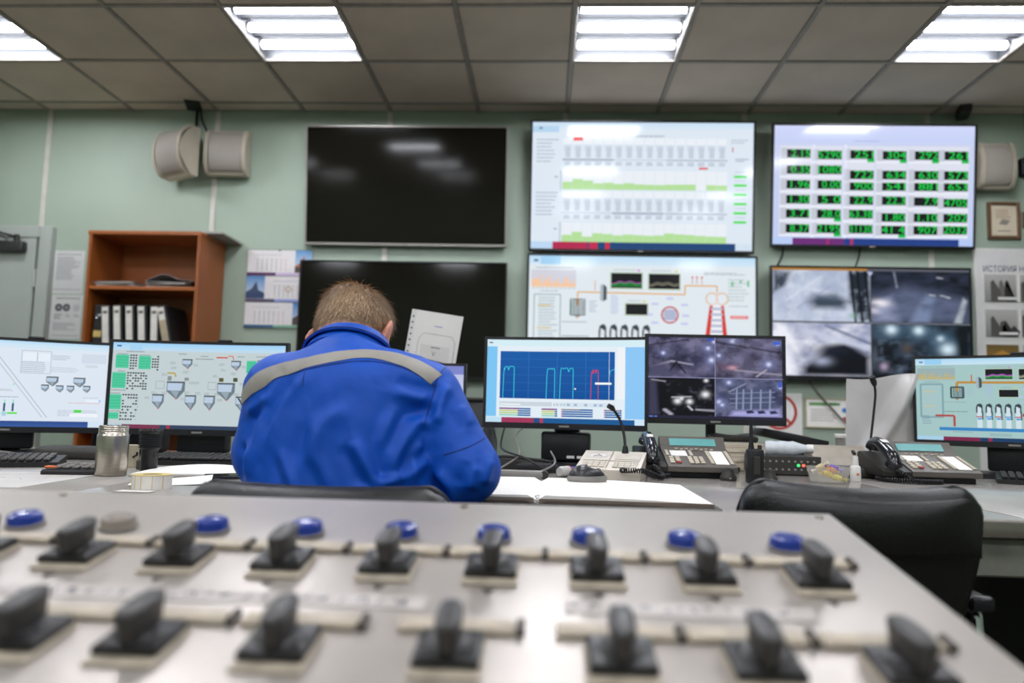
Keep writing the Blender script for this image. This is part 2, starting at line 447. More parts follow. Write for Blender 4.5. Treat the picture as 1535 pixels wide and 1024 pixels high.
tag(O('ceiling_cable', MB().add(g_tube(smooth_path([(-2.40, 4.86, 3.0), (-2.39, 4.875, 2.9), (-2.345, 4.88, 2.8), (-2.34, 4.885, 2.68)]), .008, 6)).add(g_tube([(-2.435, 4.89, 2.975), (-2.435, 4.89, 2.78)], .010, 6)), M_CABLE), 'dark cables dropping from the ceiling to the pair of wall speakers', 'cable')
hole = MB().box((-2.42, 4.80, CH-.004), (.10, .17, .010), .003, 1, rot=RZ(18))  # closed plate in place of an open hole, its darkness put into the colour
tag(O('dark_ceiling_piece', hole, mat('dark_hole', '15130f')), 'dark plate standing in for a ceiling hole above the pair of speakers', 'bracket')
tag(O('dark_ceiling_piece', MB().box((2.66, 4.80, CH-.02), (.07, .17, .05), .006, 1, rot=RZ(-20)), mat('dark_hole')), 'dark bracket on the ceiling above the green number television', 'bracket')

# right end: history board, framed certificates, small box
t = thing('history_board', 'large white wall board of old photographs headed in blue letters', 'notice board', (3.245, WY-.023, 1.37))
O('board_panel', MB().box((0, .01, 0), (1.02, .018, 1.42), .003, 1), mat('glossy_white_board', 'dcd9d6', rough=.15, var=.02), t)
a = Art(1.02, 1.42)
a.text('ИСТОРИЯ НО', .052, .108, .040, '3b3f66', 3, width=.285)
a.build('heading', M_PRINT, t).location = (0, -.0005, 0)
def photo_print(x, z, w_, h_, kind, seed):
    o = O('photograph', MB().box((x, -.002, z), (w_, .006, h_)), M_PAPER, t)
    a = Art(w_, h_); r = random.Random(seed)
    if kind == 'col':
        a.rect(0, 0, 1, 1, '6e5c2e', 1, 'a8772c'); a.poly([(0, .5), (.5, .2), (1, .55), (1, 1), (0, 1)], 'c08a34', 2); a.poly([(.3, 1), (.6, .6), (1, .7), (1, 1)], 'd9772e', 3)
    else:
        a.rect(0, 0, 1, 1, 'b9b6b2', 1, '8a8886')
        for k in range(7):
            u = r.uniform(0, .8); hh = r.uniform(.3, .75); a.poly([(u, 1), (u, 1-hh), (u+.08, 1-hh-.1), (u+r.uniform(.12, .3), 1-hh*.6), (u+.35 if u < .65 else 1, 1)], ['3b3a38', '55524f', '2a2927', '6c6966'][k % 4], 2+k % 3)
        a.rect(.42, .83, 1, .93, 'e0dedb', 6)
    p = a.build('printing', M_PRINT, o); p.location = (x, -.0055, z)
for rI, (zc, kind) in enumerate(((.450, 'bw'), (.225, 'bw'), (.0, 'col'), (-.23, 'bw'))):
    for cI in range(4):
        photo_print(-.358+.222*cI, zc, .200, .175, kind if cI == 0 else 'bw', 10*rI+cI)
def cert(label, x, z, w_, h_, seed):
    t = thing('framed_certificate', label, 'frame', (x, WY-.022, z), 0, 'framed certificates on the right')
    mb = MB(); b = .022
    for s in (-1, 1):
        mb.box((s*(w_/2-b/2), .01, 0), (b, .022, h_), .004, 1); mb.box((0, .01, s*(h_/2-b/2)), (w_-2*b, .022, b), .004, 1)
    O('frame_moulding', mb, mat('brown_frame', '6a4f36', rough=.3), t)
    O('glazed_sheet', MB().box((0, .012, 0), (w_-2*b, .006, h_-2*b)), mat('certificate_glass', 'd8cbb4', rough=.06, var=.04, coat=1), t)
    a = Art(w_-2*b, h_-2*b); a.words(.2, .15, .8, .45, 4, 'b59a80', seed=seed); a.poly([(.3, .62), (.45, .45), (.75, .5), (.6, .65)], '9a9288', 2); a.words(.25, .83, .75, .88, 1, '5a4a3c', ragged=0)
    a.build('printing', M_GLOSSPRINT, t).location = (0, .0085, 0)
cert('brown framed certificate above the history board', 2.935, 2.265, .205, .245, 4)
cert('small brown framed certificate cut by the right edge of the photo', 3.155, 2.27, .20, .11, 5)
t = thing('wall_box', 'small black box on the wall at the upper right edge', 'box', (3.12, WY-.03, 2.615))
O('box_body', MB().box((0, .01, 0), (.15, .06, .12), .006, 1), M_BLACKPL, t)
O('box_face', MB().box((0, -.021, 0), (.11, .004, .08), .002, 1), M_GREYPL, t)

# signs under the camera television
def ban(a, ring='c0392b'):
    a.rect(0, 0, 1, 1, 'e6e4df', 1); a.disc(.5, .45, a.w*.36, 'f0eeea', 2, 32); a.disc(.5, .45, a.w*.36, ring, 4, 40, ring=.018)
    a.line([(.5-.36*.68, .45-.36*.68*a.w/a.h), (.5+.36*.68, .45+.36*.68*a.w/a.h)], .017, ring, 5); a.poly([(.32, .40), (.44, .28), (.6, .34), (.66, .52), (.5, .62), (.38, .56)], 'a9afa4', 3)
sheet('prohibition_sign', 'square white sign with red prohibition circle left of the small framed chart', 'sign', 1.495, .985, .29, .27, art=ban)
sheet('prohibition_sign', 'white sign with red prohibition circle half behind the grey plastic sheet', 'sign', 2.10, .995, .25, .22, art=ban)
t = thing('framed_chart', 'framed white chart with a green heading on the wall under the camera television', 'frame', (1.80, WY-.016, .998))
mb = MB()
for s in (-1, 1):
    mb.box((s*.141, .006, 0), (.012, .014, .195), .003, 1); mb.box((0, .006, s*.091), (.27, .014, .012), .003, 1)
O('frame_moulding', mb, mat('pale_wood_frame', 'b0a98c'), t)
O('chart_sheet', MB().box((0, .006, 0), (.27, .004, .17)), M_PAPER, t)
a = Art(.27, .17); a.rect(.06, .1, .7, .22, '6da05a'); a.rect(.52, .12, .78, .2, '3f7a3c', 2); a.disc(.88, .38, .016, '3d7fc0'); a.disc(.88, .72, .016, 'b04a52')
a.words(.1, .35, .75, .85, 5, 'c9c4bc', seed=8)
a.build('printing', M_PRINT, t).location = (0, .0035, 0)
tag(O('wall_cable', MB().add(g_tube(smooth_path([(1.66, 4.88, 1.235), (1.72, 4.885, 1.15), (1.80, 4.875, 1.05), (1.93, 4.875, .92), (2.12, 4.88, .84), (2.3, 4.87, .78), (2.34, 4.88, .5)]), .007, 6)), M_GREYCABLE), 'grey cable drooping across the wall in front of the small framed chart', 'cable')

# ------------------------------------------------------------------ bookcase
M_WOOD = mat('orange_beech_laminate', '93501f', rough=.4, var=.08, vscale=9, stretch=(1, 1, .15))
M_WOODE = mat('beech_edge_band', 'a35c2a', rough=.4, var=.06)
BX, BY0, BY1, BW, BH = -2.535, 4.52, 4.885, .72, 2.012
t = thing('bookcase', 'orange beech open bookcase standing against the wall left of the calendar', 'bookcase', (BX, BY0, 0))
D = BY1-BY0
for s in (-1, 1): O('side_panel', MB().box((s*(BW/2-.010), D/2, BH/2), (.020, D, BH), .002, 1), M_WOOD, t)
O('back_panel', MB().box((0, D-.006, BH/2), (BW-.04, .010, BH)), M_WOOD, t)
O('top_panel', MB().box((0, D/2-.002, BH+.012), (BW+.012, D+.004, .024), .003, 1), M_WOODE, t)
SHZ = (.06, .43, .80, 1.295, 1.685)
for z in SHZ: O('shelf', MB().box((0, D/2, z-.011), (BW-.042, D-.015, .022), .003, 1), M_WOODE, t)
O('plinth', MB().box((0, .03, .025), (BW-.042, .016, .048)), M_WOOD, t)
tag(O('grey_board', MB().box((-2.29, 4.735, BH+.033), (.45, .32, .016), .002, 1), mat('grey_laminate', '9a9a92', rough=.5)), 'grey board lying on top of the bookcase, overhanging its right side', 'board')
# lever arch files on the shelf at 1.28
M_FILE = mat('black_file_card', '1f1f1f', rough=.6)
M_SPINE = mat('file_spine_label', 'd6d2c8', rough=.7, var=.08)
desc = ['black lever arch file with rings showing, leftmost on the bookcase shelf', 'second file from the left on the shelf, its white spine standing proud', 'third file from the left on the shelf, white spined', 'middle white-spined file, fourth of the row from the left', 'fifth white-spined file from the left in the bookcase row', 'sixth file from the left, white spine, upright beside the leaning one', 'rightmost file in the bookcase, leaning, its white spine half brown']
fx = [-.285, -.217, -.142, -.064, .014, .090, .175]; lean = [0, 5, 5, 5, 5, 3, 13]
for k in range(7):
    q = thing('lever_arch_file', desc[k], 'file', (BX+fx[k], BY0+.03+(.0 if k else .01), 1.295), 0, 'lever arch files in the bookcase')
    q.rotation_euler = (0, R(-lean[k]), 0)
    hh = .275 if k != 1 else .27
    dx = .026*math.sin(R(lean[k])); q.location.z += dx
    O('file_cover', MB().box((0, .14, hh/2), (.060, .27, hh), .004, 1), M_FILE, q)
    if k: O('spine_label', MB().box((-.002, .003, hh/2), (.040, .003, hh-.02)).box((-.002, .001, hh-.045), (.028, .001, .018), m=1), [M_SPINE, mat('label_ink', '6a6660')], q)
    if k == 6: O('brown_label', MB().box((-.002, .001, hh/2-.03), (.041, .002, hh*.55)), mat('brown_label_paper', 'a89a80'), q)
    if k == 0:
        O('ring', MB().add(g_tube([(.012*math.cos(x), .0, .20+.016*math.sin(x)) for x in np.linspace(0, 2*PI, 13)], .003, 6)), M_CHROME, q)
        O('yellow_label', MB().box((0, .002, .09), (.05, .003, .04)), mat('yellow_label_paper', 'cbb26a'), q)
# papers on the top shelf
def heap(name, label, cat, x, y, w_, d_, z, n, m, seed):
    r = random.Random(seed); q = thing(name, label, cat, (x, y, z), r.uniform(-8, 8))
    h = 0
    for k in range(n):
        th = r.uniform(.004, .010)
        def f(u, v, h=h, k=k, th=th):
            return ((u-.5)*w_+.01*math.sin(k*2.1), (v-.5)*d_+.008*math.cos(k*1.3), h+th+.002*math.sin(u*5+k)*u)
        O('magazine', MB().box((.01*math.sin(k*2.1), .008*math.cos(k*1.3), h+th/2), (w_-.01*(k % 3), d_, th), .0015, 1, rot=RZ(r.uniform(-4, 4))), m[k % len(m)], q)
        h += th+.0006
    return q, h
mm = [mat('mag_grey', '6b6864'), mat('mag_white', 'c2beb9'), mat('mag_brown', '57452f'), mat('mag_pale', '9b9894')]
heap('magazine_pile', 'low pile of magazines at the left of the bookcase top shelf', 'magazines', BX-.20, BY0+.15, .26, .22, 1.685, 5, mm, 3)
heap('magazine_pile', 'low pile of magazines under the grey paper sheet on the top shelf', 'magazines', BX+.15, BY0+.15, .28, .24, 1.685, 4, mm[1:]+mm[:1], 5)
def crumple(u, v):
    x = (u-.5)*.31; y = (v-.5)*.25
    return (x, y, .036+.050*math.exp(-((u-.42)/.25)**2)*(1-.3*v)+.008*math.sin(u*9+v*3))
tag(O('paper_sheet', MB().add(g_grid(crumple, 16, 8, .002)), mat('grey_wrapping', 'a39c98', rough=.6), loc=(BX+.17, BY0+.14, 1.685)), 'humped sheet of grey paper lying on magazines in the bookcase', 'paper')
# ------------------------------------------------------------------ televisions
M_TVOFF = mat('blank_tv_glass', '15140f', rough=.09, var=0, spec=.2)
M_TVBEZ = mat('tv_bezel_metal', 'a5a19b', rough=.38, metal=.6, var=.05)
M_TVBEZK = mat('tv_bezel_black', '121214', rough=.3)
def tv(label, cx, cy, cz, w_, h_, tilt, art=None, bez=M_TVBEZK, roll=0, rz=0):
    t = thing('wall_television', label, 'television', (cx, cy, cz), 0, 'televisions on the green wall')
    t.rotation_euler = (R(tilt), R(roll), R(rz))
    O('rear_case', MB().box((0, .030, 0), (w_-.02, .044, h_-.02), .008).box((0, .065, -.04), (w_*.6, .04, h_*.55), .012), M_BLACKPL, t)
    b = .011; mb = MB()
    for s in (-1, 1): mb.box((s*(w_/2-b/2), .006, 0), (b, .030, h_), .003, 1)
    mb.box((0, .006, h_/2-b/2), (w_-2*b, .030, b), .003, 1); mb.box((0, .006, -h_/2+b*.8), (w_-2*b, .030, b*1.6), .003, 1)
    O('bezel', mb, bez, t)
    sw, sh, so = w_-2*b, h_-b*2.6, b*.3
    O('screen_glass', MB().box((0, .004, so), (sw, .008, sh)), M_TVOFF, t)
    O('maker_badge', MB().box((0, -.010, -h_/2+b*.8), (.035, .002, .008)), M_GREYPL, t)
    O('wall_mount', MB().box((-.18, .09, 0), (.05, .03, h_*.5)).box((.18, .09, 0), (.05, .03, h_*.5)), M_BLACKPL, t)
    back = WY-cy
    O('mount_plate', MB().box((0, back/2+.045, .0), (.5, max(.02, back-.075), .2), .004, 1), M_BLACKPL, t)
    if art:
        a = Art(sw-.004, sh-.004); art(a); d = a.build('picture', M_SCREEN, t); d.location = (0, -.0006, so)
    return t

def art_chart(a):
    a.rect(0, 0, 1, 1, 'dde8f3', 1); a.rect(0, 0, 1, .06, 'c9e0f4', 2, 'dbe8f5'); a.rect(0, .03, .12, .08, 'b7d6f0', 3); a.rect(.03, .04, .045, .055, '6b86a4', 4)
    a.words(.42, .10, .6, .13, 1, 'b4c0cc', seed=1, ragged=0)
    for base, top in ((.125, .345), (.545, .775)):
        a.words(.02, base+.01, .125, base+.21, 7, 'a3adbd', seed=int(base*90), fill=.3)
        for k in range(16):
            u = .14+.0465*k
            a.rect(u, base, u+.0415, base+.05, 'eaf0f6', 2); a.rect(u+.005, base+.055, u+.037, base+.10, 'd2dbe8', 2)
            a.rect(u+.012, base+.07, u+.034, base+.155, 'c5cedb', 3); a.words(u+.008, base+.19, u+.038, base+.222, 2, '9aa6b8', seed=k+int(base*100), ragged=.2)
        a.line([(.135, base+.17), (.885, base+.172)], .004, 'aab6c6', 3)
        a.rect(.14 if base < .4 else .37, base+.163, .37 if base < .4 else .60, base+.18, 'aab4c4', 3); a.rect(.61, base+.165, .885, base+.178, 'b6c0ce', 3)
    a.rect(.187, .118, .230, .146, 'e8372f', 5); a.rect(.757, .352, .797, .366, 'e2332e', 5)
    for v0, tops in ((.532, (.472, .448, .46, .482, .476, .486, .478, .487, .49, .491, .487, .486, .485, None, .488, .49)),
                     (.945, (.89, .866, .902, .875, .88, .89, .882, .886, .89, .886, .87, .876, .88, .886, .89, .892))):
        for k, tp in enumerate(tops):
            u = .14+.0465*k
            a.rect(u, v0-.15, u+.0465, v0, 'e9eff5', 2)
            if tp: a.rect(u, tp, u+.0467, v0, 'b4df9a', 3)
            a.line([(u, v0-.15), (u, v0)], .002, 'd0dae6', 4)
    a.line([(.132, .38), (.132, .54)], .004, '8c98aa', 4); a.line([(.132, .79), (.132, .95)], .004, '8c98aa', 4)
    a.rect(.105, .43, .118, .437, '5a6478', 3); a.rect(.105, .84, .118, .847, '5a6478', 3)
    for k, v in enumerate((.412, .48, .552, .625, .697, .768)):
        a.rect(.915, v, .972, v+.018, '35dd3c', 3); a.words(.92, v-.03, .97, v-.022, 1, '9aa6b4', seed=k, ragged=.1)
    a.words(.90, .13, .985, .17, 2, 'b8c2cf', seed=9); a.rect(.905, .19, .91, .23, 'd0606a', 3); a.words(.92, .28, .98, .31, 2, '8e9aac', seed=19)
    a.rect(0, .945, .10, 1, 'bcd8f2', 4); a.rect(.10, .945, .925, 1, '1f4577', 4); a.rect(.925, .945, 1, 1, 'd4e2f0', 4)
    a.rect(.10, .945, .26, 1, 'b3264f', 5); a.rect(.267, .945, .305, 1, 'c22a4e', 5); a.rect(.34, .945, .36, 1, 'c92a48', 5)

def art_mimic(a, full=True, dim=False):
    bg = 'dfe8ee' if not dim else 'aec9c6'
    a.rect(0, 0, 1, 1, bg, 1); a.rect(0, 0, 1, .075, 'b9dcf5', 2, 'd6e8f4'); a.rect(.02, .03, .04, .05, '5c86b0', 4); a.rect(.05, .0, .14, .07, 'a4d2f2', 3)
    a.words(.03, .095, .2, .106, 1, '8c949c', seed=2, ragged=0)
    a.rect(.01, .115, .21, .25, 'd2d2de' if not dim else 'a3b3b4', 2)
    r = random.Random(5)
    for k in range(26):
        u = .012+.0076*k; a.rect(u, .25-r.uniform(.015, .07 if k % 5 else .1), u+.0068, .255, 'f6c79c' if not dim else 'c9b47e', 3)
    for k in range(10): a.rect(.015+.02*k, .262, .027+.02*k, .268, 'a9afb8', 3)
    a.words(.05, .285, .13, .295, 1, '7d8792', seed=8, ragged=0)
    a.frame(.025, .315, .142, .72, .006, '8aa6ac'); a.words(.045, .335, .13, .70, 15, 'b6c4cb', seed=3, fill=.55); a.rect(.04, .40, .1, .412, 'd9c58c', 3); a.rect(.04, .58, .1, .592, 'd9c58c', 3)
    og = 'e2a13c' if not dim else 'c98f3c'
    a.line([(.218, .40), (.218, .292), (.692, .30), (.692, .228), (.832, .228), (.832, .28)], .008, og, 4)
    for u in (.724, .744, .766): a.line([(u, .155), (u, .215)], .004, 'd2503c', 4); a.disc(u, .16, .007, 'd2503c', 5, 8)
    a.line([(.295, .20), (.295, .28)], .004, 'd2703c', 4)
    a.rect(.318, .235, .332, .36, 'c6ced4', 5); a.poly([(.332, .225), (.347, .25), (.347, .35), (.332, .365)], '4c5660', 5); a.poly([(.318, .235), (.332, .225), (.332, .365), (.318, .355)], 'aab6bf', 6)
    for k in range(6):
        a.rect(.188+.0105*k, .36-.006*(2.5-abs(k-2.5)), .194+.0105*k, .475+.01*(2.5-abs(k-2.5)), ['5b8f7c', '4a5a60', '5c6870', '3e4a50', '6b7880', '4a555c'][k], 4)
    a.frame(.186, .35, .252, .48, .005, '3f4a50', 5); a.line([(.218, .48), (.218, .51)], .005, og, 4)
    for (u0, v0, u1, v1, c1, c2) in ((.366, .135, .502, .255, '49a24e', 'b052b8'), (.533, .138, .668, .258, 'a8a48c', '7c7c6c'), (.432, .382, .527, .468, '2b2b2c', '2b2b2c')):
        a.rect(u0-.005, v0-.008, u1+.005, v1+.01, 'c2d2bc', 3); a.rect(u0, v0, u1, v1, '1b1a1d', 4)
        if v0 < .3:
            pts = [(u0+(u1-u0)*k/16, v0+(v1-v0)*(.68+.05*math.sin(k*1.1)-.1*math.sin(k/16*PI))) for k in range(17)]
            if c1 == '49a24e': a.poly([(u0, v1-.008)]+pts+[(u1, v1-.008)], '1f6b33', 5)
            a.line(pts, .005, c2, 6); a.line([(p[0], p[1]+.014) for p in pts], .004, c1, 7)
        a.words(u0+.01, v0-.028, u1-.02, v0-.018, 1, '9a9a92', seed=int(u0*100), ragged=.3); a.rect(u1-.02, v0-.03, u1-.008, v0-.016, 'd07ad0' if u0 < .4 else 'd8d060', 4)
    a.words(.27, .36, .31, .46, 6, 'aebccb', seed=15); a.words(.365, .315, .405, .47, 9, 'b2bede', seed=12); a.words(.15, .53, .26, .545, 1, '9aa4ae', seed=13, ragged=0)
    a.disc(.626, .465, .042 if a.w > 1 else .018, 'c9cfe4', 4, 24); a.disc(.626, .465, a.w*.0355, 'c23b3b', 6, 28, ring=.007*a.w)
    for k in range(4): a.rect(.598, .43+.02*k, .655, .438+.02*k, '7e86ae', 5)
    for (u, v) in ((.56, .38), (.69, .385), (.535, .465), (.695, .47), (.56, .53), (.69, .535), (.626, .335)): a.rect(u-.015, v-.01, u+.015, v+.008, 'c2c8ec', 3)
    # tower with red flanks
    a.poly([(.80, .385), (.862, .385), (.89, .84), (.765, .84)], 'd33f36', 4); a.poly([(.815, .385), (.848, .385), (.866, .84), (.79, .84)], 'eef0f4', 5)
    for k in range(10): a.rect(.806, .40+.045*k, .856, .422+.045*k, 'b8bfd6', 6)
    a.disc(.832, .35, a.w*.028, 'e4e8f0', 5, 16); a.disc(.810, .33, a.w*.026, og, 5, 16, ring=.004*a.w); a.disc(.854, .33, a.w*.026, og, 5, 16, ring=.004*a.w)
    a.words(.775, .12, .97, .145, 2, 'a0a8b2', seed=16); a.words(.88, .17, .975, .36, 7, 'c2ced2', seed=17); a.rect(.893, .19, .905, .23, '7ec49a', 3); a.rect(.93, .18, .94, .2, '6fb58c', 3); a.rect(.963, .18, .973, .23, '7ec49a', 3)
    a.words(.885, .385, .97, .395, 1, '8f979f', seed=18, ragged=0); a.rect(.89, .463, .968, .488, 'e06a6a', 3); a.rect(.895, .47, .96, .48, 'f0b0b0', 4)
    # row of kilns / pumps
    for k in range(5):
        u = .33+.048*k
        a.rect(u-.012, .57, u+.014, .84, 'dde4ea', 5); a.poly([(u-.017, .60), (u-.012, .56), (u+.006, .545), (u+.017, .57), (u+.017, .66), (u+.010, .66), (u+.010, .60), (u-.008, .58), (u-.010, .66), (u-.017, .66)], '3c464e', 6)
        a.rect(u+.012, .64, u+.02, .74, '56656c', 6); a.rect(u-.017, .70, u+.02, .712, 'c04848' if k % 2 == 0 else '3e8fd0', 7); a.rect(u-.01, .72, u+.01, .74, '4a9fe0', 7)
    a.words(.15, .645, .27, .66, 1, '6c7a74', seed=21, ragged=0)
    a.line([(.10, .70), (.20, .70), (.20, .83)], .007, 'bb4a48', 4); a.line([(.12, .86), (.60, .86), (.60, .70)], .011, '3a86c4', 5); a.line([(.545, .68), (.72, .68)], .010, 'b03038', 5)
    a.words(.03, .70, .09, .82, 4, '8fa6b4', seed=22); a.words(.19, .89, .3, .905, 1, '8a9aa4', seed=23); a.words(.38, .905, .5, .94, 2, '8fa2ac', seed=24)
    a.rect(0, .955, .14, 1, 'b4d2ea', 4); a.rect(.14, .955, 1, 1, '213f66', 4); a.rect(.14, .955, .33, 1, '86284e', 5); a.rect(.37, .955, .39, 1, '9e3050', 5)

def art_numbers(a):
    a.rect(0, 0, 1, 1, 'cdd4f2', 1, 'c0cdf0'); a.rect(0, 0, 1, .14, 'd2d9fb', 2, 'c6d2f6')
    a.words(.4, .125, .53, .14, 1, '9aa6d8', seed=2, ragged=0)
    cols = (.065, .222, .383, .545, .705, .852)
    rows_ = ((.20, .335, .46, .585, .705, .83), (.21, .335, .46, .585, .705, .83), (.205, .375, .47, .59, .705, .83), (.21, .375, .47, .59, .73, .835), (.21, .375, .47, .595, .73, .835), (.21, .375, .47, .605, .73, .83))
    vals = (('2.15', '0.35', '1.96', '1.30', '3.71', '8.37'), ('5290', '1080', '0.00', '5 0', '28.0', '2195'), ('251', '722', '900', '22.9', '63.38', '31130'),
            ('304', '634', '541', '22.3', '1.80', '41 4'), ('292', '630', '881', '7.9', '1.10', '907'), ('261', '573', '653', '4705', '202', '2032'))
    cw = .118
    for c, u in enumerate(cols):
        a.rect(u-.035, .17, u+cw+.004, .93, 'dde1ee', 2)
        for k, v in enumerate(rows_[c]):
            v1 = v+.072
            a.rect(u-.03, v-.012, u, v1+.012, 'c3c8d4', 3)
            a.rect(u, v, u+cw, v1, '151817', 3)
            s = vals[c][k]; nn = len(s.replace('.', ''))
            wd = a.w*cw*min(.96, .24*nn+.08)
            a.text(s, u+cw*.98, v1-.008, .062*a.h, '17d84e', 5, width=wd, align='r')
            a.rect(u-.035, v1+.018, u+cw+.004, v1+.03, 'eef0fa', 3)
            if (c >= 2 and k == 0) or (c, k) in ((1, 4), (1, 5), (3, 5)): a.rect(u+cw*.72, v1, u+cw*1.02, v1+.028, '18b64a', 4)
    for u in (.205, .365): a.rect(u-.014, .16, u+.002, .95, 'e2e6fa', 3)
    a.rect(0, .945, .10, 1, 'b9cdf4', 4); a.rect(.10, .945, .93, 1, '233f86', 4); a.rect(.10, .945, .36, 1, '6d2f78', 5); a.rect(.27, .945, .285, 1, 'a02f6e', 6); a.rect(.39, .945, .405, 1, 'b02f66', 6); a.rect(.93, .945, 1, 1, 'b4c8f4', 4)

# camera pictures are drawn as fields of colour
def fbm(W, H, sx, sy, seed, oct=4):
    y, x = np.mgrid[0:H, 0:W]; out = np.zeros((H, W)); amp = 1; g = np.random.default_rng(seed); tot = 0
    for o in range(oct):
        gx, gy = int(sx*2**o)+2, int(sy*2**o)+2; t = g.random((gy+1, gx+1))
        fx, fy = x/W*(gx-1), y/H*(gy-1); ix, iy = fx.astype(int), fy.astype(int); ax, ay = fx-ix, fy-iy
        ax, ay = ax*ax*(3-2*ax), ay*ay*(3-2*ay)
        out += amp*((t[iy, ix]*(1-ax)+t[iy, ix+1]*ax)*(1-ay)+(t[iy+1, ix]*(1-ax)+t[iy+1, ix+1]*ax)*ay); tot += amp; amp *= .55
    return out/tot
class Pic:
    def __init__(s, W, H, base): s.W, s.H = W, H; s.a = np.zeros((H, W, 3))+np.array([lin(base)]); y, x = np.mgrid[0:H, 0:W]; s.u, s.v = x/(W-1), y/(H-1)
    def mix(s, m, col): m = np.clip(m, 0, 1)[..., None]; s.a = s.a*(1-m)+np.array(lin(col))*m
    def blob(s, u, v, ru, rv, col, k=1): s.mix(k*np.exp(-((s.u-u)/ru)**2-((s.v-v)/rv)**2), col)
    def poly(s, P, col, k=1, soft=.012):
        d = np.full(s.u.shape, -9.0); n = len(P); ar = sum(P[i][0]*P[(i+1) % n][1]-P[(i+1) % n][0]*P[i][1] for i in range(n))
        for i in range(n):
            (a, b), (c, e) = P[i], P[(i+1) % n]; L = math.hypot(c-a, e-b)
            d = np.maximum(d, ((s.u-a)*(e-b)-(s.v-b)*(c-a))/L*(1 if ar > 0 else -1))
        s.mix(k*(.5-d/soft), col)
    def stroke(s, a, b, w_, col, k=1):
        (x0, y0), (x1, y1) = a, b; dx, dy = x1-x0, y1-y0; t = np.clip(((s.u-x0)*dx+(s.v-y0)*dy)/(dx*dx+dy*dy), 0, 1)
        d = np.hypot(s.u-x0-t*dx, s.v-y0-t*dy); s.mix(k*(1.3-d/w_), col)
    def noise(s, sx, sy, seed, lo, hi, col, k=1): s.mix(k*(fbm(s.W, s.H, sx, sy, seed)-lo)/(hi-lo), col)
def cam_yard():
    p = Pic(100, 58, 'c2cbe0'); p.noise(5, 6, 1, .35, .8, '9fa9c4', .7); p.poly([(0, .1), (.42, .0), (1, 0), (1, .55), (.62, .42), (.40, .38)], 'aab4cc', .6)
    p.poly([(0, 0), (.22, 0), (.13, .32), (0, .46)], '3d4552', .8, .05); p.noise(8, 3, 3, .45, .75, 'dfe6f2', .6)
    p.poly([(.36, .62), (.42, .47), (.66, .45), (.80, .60), (.74, .75), (.42, .76)], '3d4858', .85, .12); p.poly([(.46, .55), (.5, .5), (.64, .5), (.68, .57)], '6a7c92', .6, .08)
    p.poly([(.78, 0), (1, 0), (1, .95), (.90, 1), (.78, .6)], '232a36', .9, .05); p.noise(9, 6, 7, .5, .75, 'b8c4d8', .5)
    for x in (.80, .87, .95): p.stroke((x, .0), (x+.05, 1), .018, '0f131b')
    p.stroke((.14, .6), (.5, .12), .02, 'd8dff0', .5); p.stroke((.25, .75), (.6, .3), .012, '8f9ab4', .6); p.blob(.82, .88, .04, .06, '7fae9a', .6)
    return p.a
def cam_road():
    p = Pic(100, 58, '1a1f2c'); p.poly([(0, .5), (.35, .28), (1, .55), (1, 1), (0, 1)], '5b6480', .85, .2); p.poly([(.38, 1), (.55, .42), (.66, .47), (.60, 1)], '7584a4', .7, .05); p.poly([(.0, .62), (.2, .5), (.28, 1), (0, 1)], '8b93b2', .8, .12)
    p.blob(.09, .63, .09, .07, 'f2ecf4'); p.blob(.02, .78, .06, .06, 'e2dcec', .8); p.stroke((.235, 0), (.265, .32), .012, '8c93a2', .8); p.poly([(.84, 1), (.94, .5), (.98, .56), (.92, 1)], 'a8b0ba', .9, .03); p.stroke((.72, 0), (1, .35), .05, '10131b', .9)
    for q in ((.68, .11, .05), (.60, .45, .05), (.71, .46, .04), (.77, .49, .03)): p.stroke((q[0], q[1]), (q[0]+q[2], q[1]+.015), .014, 'cfd3da', .8)
    p.noise(6, 8, 4, .45, .8, '39415a', .5)
    return p.a
def cam_white():
    p = Pic(100, 58, '9aa0bd'); p.noise(5, 4, 11, .3, .7, 'e4e6f2', 1); p.poly([(.3, .85), (.55, .45), (.75, .35), (1, .62), (1, 1), (.3, 1)], '0b0e16', 1, .12); p.blob(.62, .5, .2, .1, '1a202e', .9)
    p.stroke((.1, .1), (.3, .7), .05, 'f4f4fa', .6); p.stroke((.35, .15), (.95, .45), .06, 'c5cae0', .8); p.stroke((.55, .05), (1, .38), .03, '5a6684', .7); p.poly([(0, .0), (.1, 0), (.24, 1), (.12, 1)], 'f0f0fa', .8, .08); p.blob(.32, .62, .1, .1, '6e789a', .6); p.blob(.5, .72, .09, .08, 'b9c0dc', .7)
    return p.a
def cam_hall():
    p = Pic(100, 58, '0e1218'); p.noise(5, 4, 21, .42, .85, '3c4c5e', .9)
    for u, v, r_ in ((.20, .10, .055), (.48, .11, .05), (.70, .26, .035), (.77, .46, .07)): p.blob(u, v, r_*2.6, r_*3.2, '50728c', .7); p.blob(u, v, r_, r_*1.5, 'd6ecf8')
    p.poly([(.85, 0), (1, 0), (1, 1), (.9, 1)], '0a1216', .9, .06); p.blob(.36, .45, .05, .09, '5a4a3c', .7); p.blob(.55, .75, .3, .2, '0b0f15', .7); p.blob(.12, .8, .04, .07, 'b9a6c4', .8); p.blob(.03, .6, .03, .2, '5a6472', .6); p.noise(10, 8, 8, .55, .8, '64748a', .5)
    return p.a
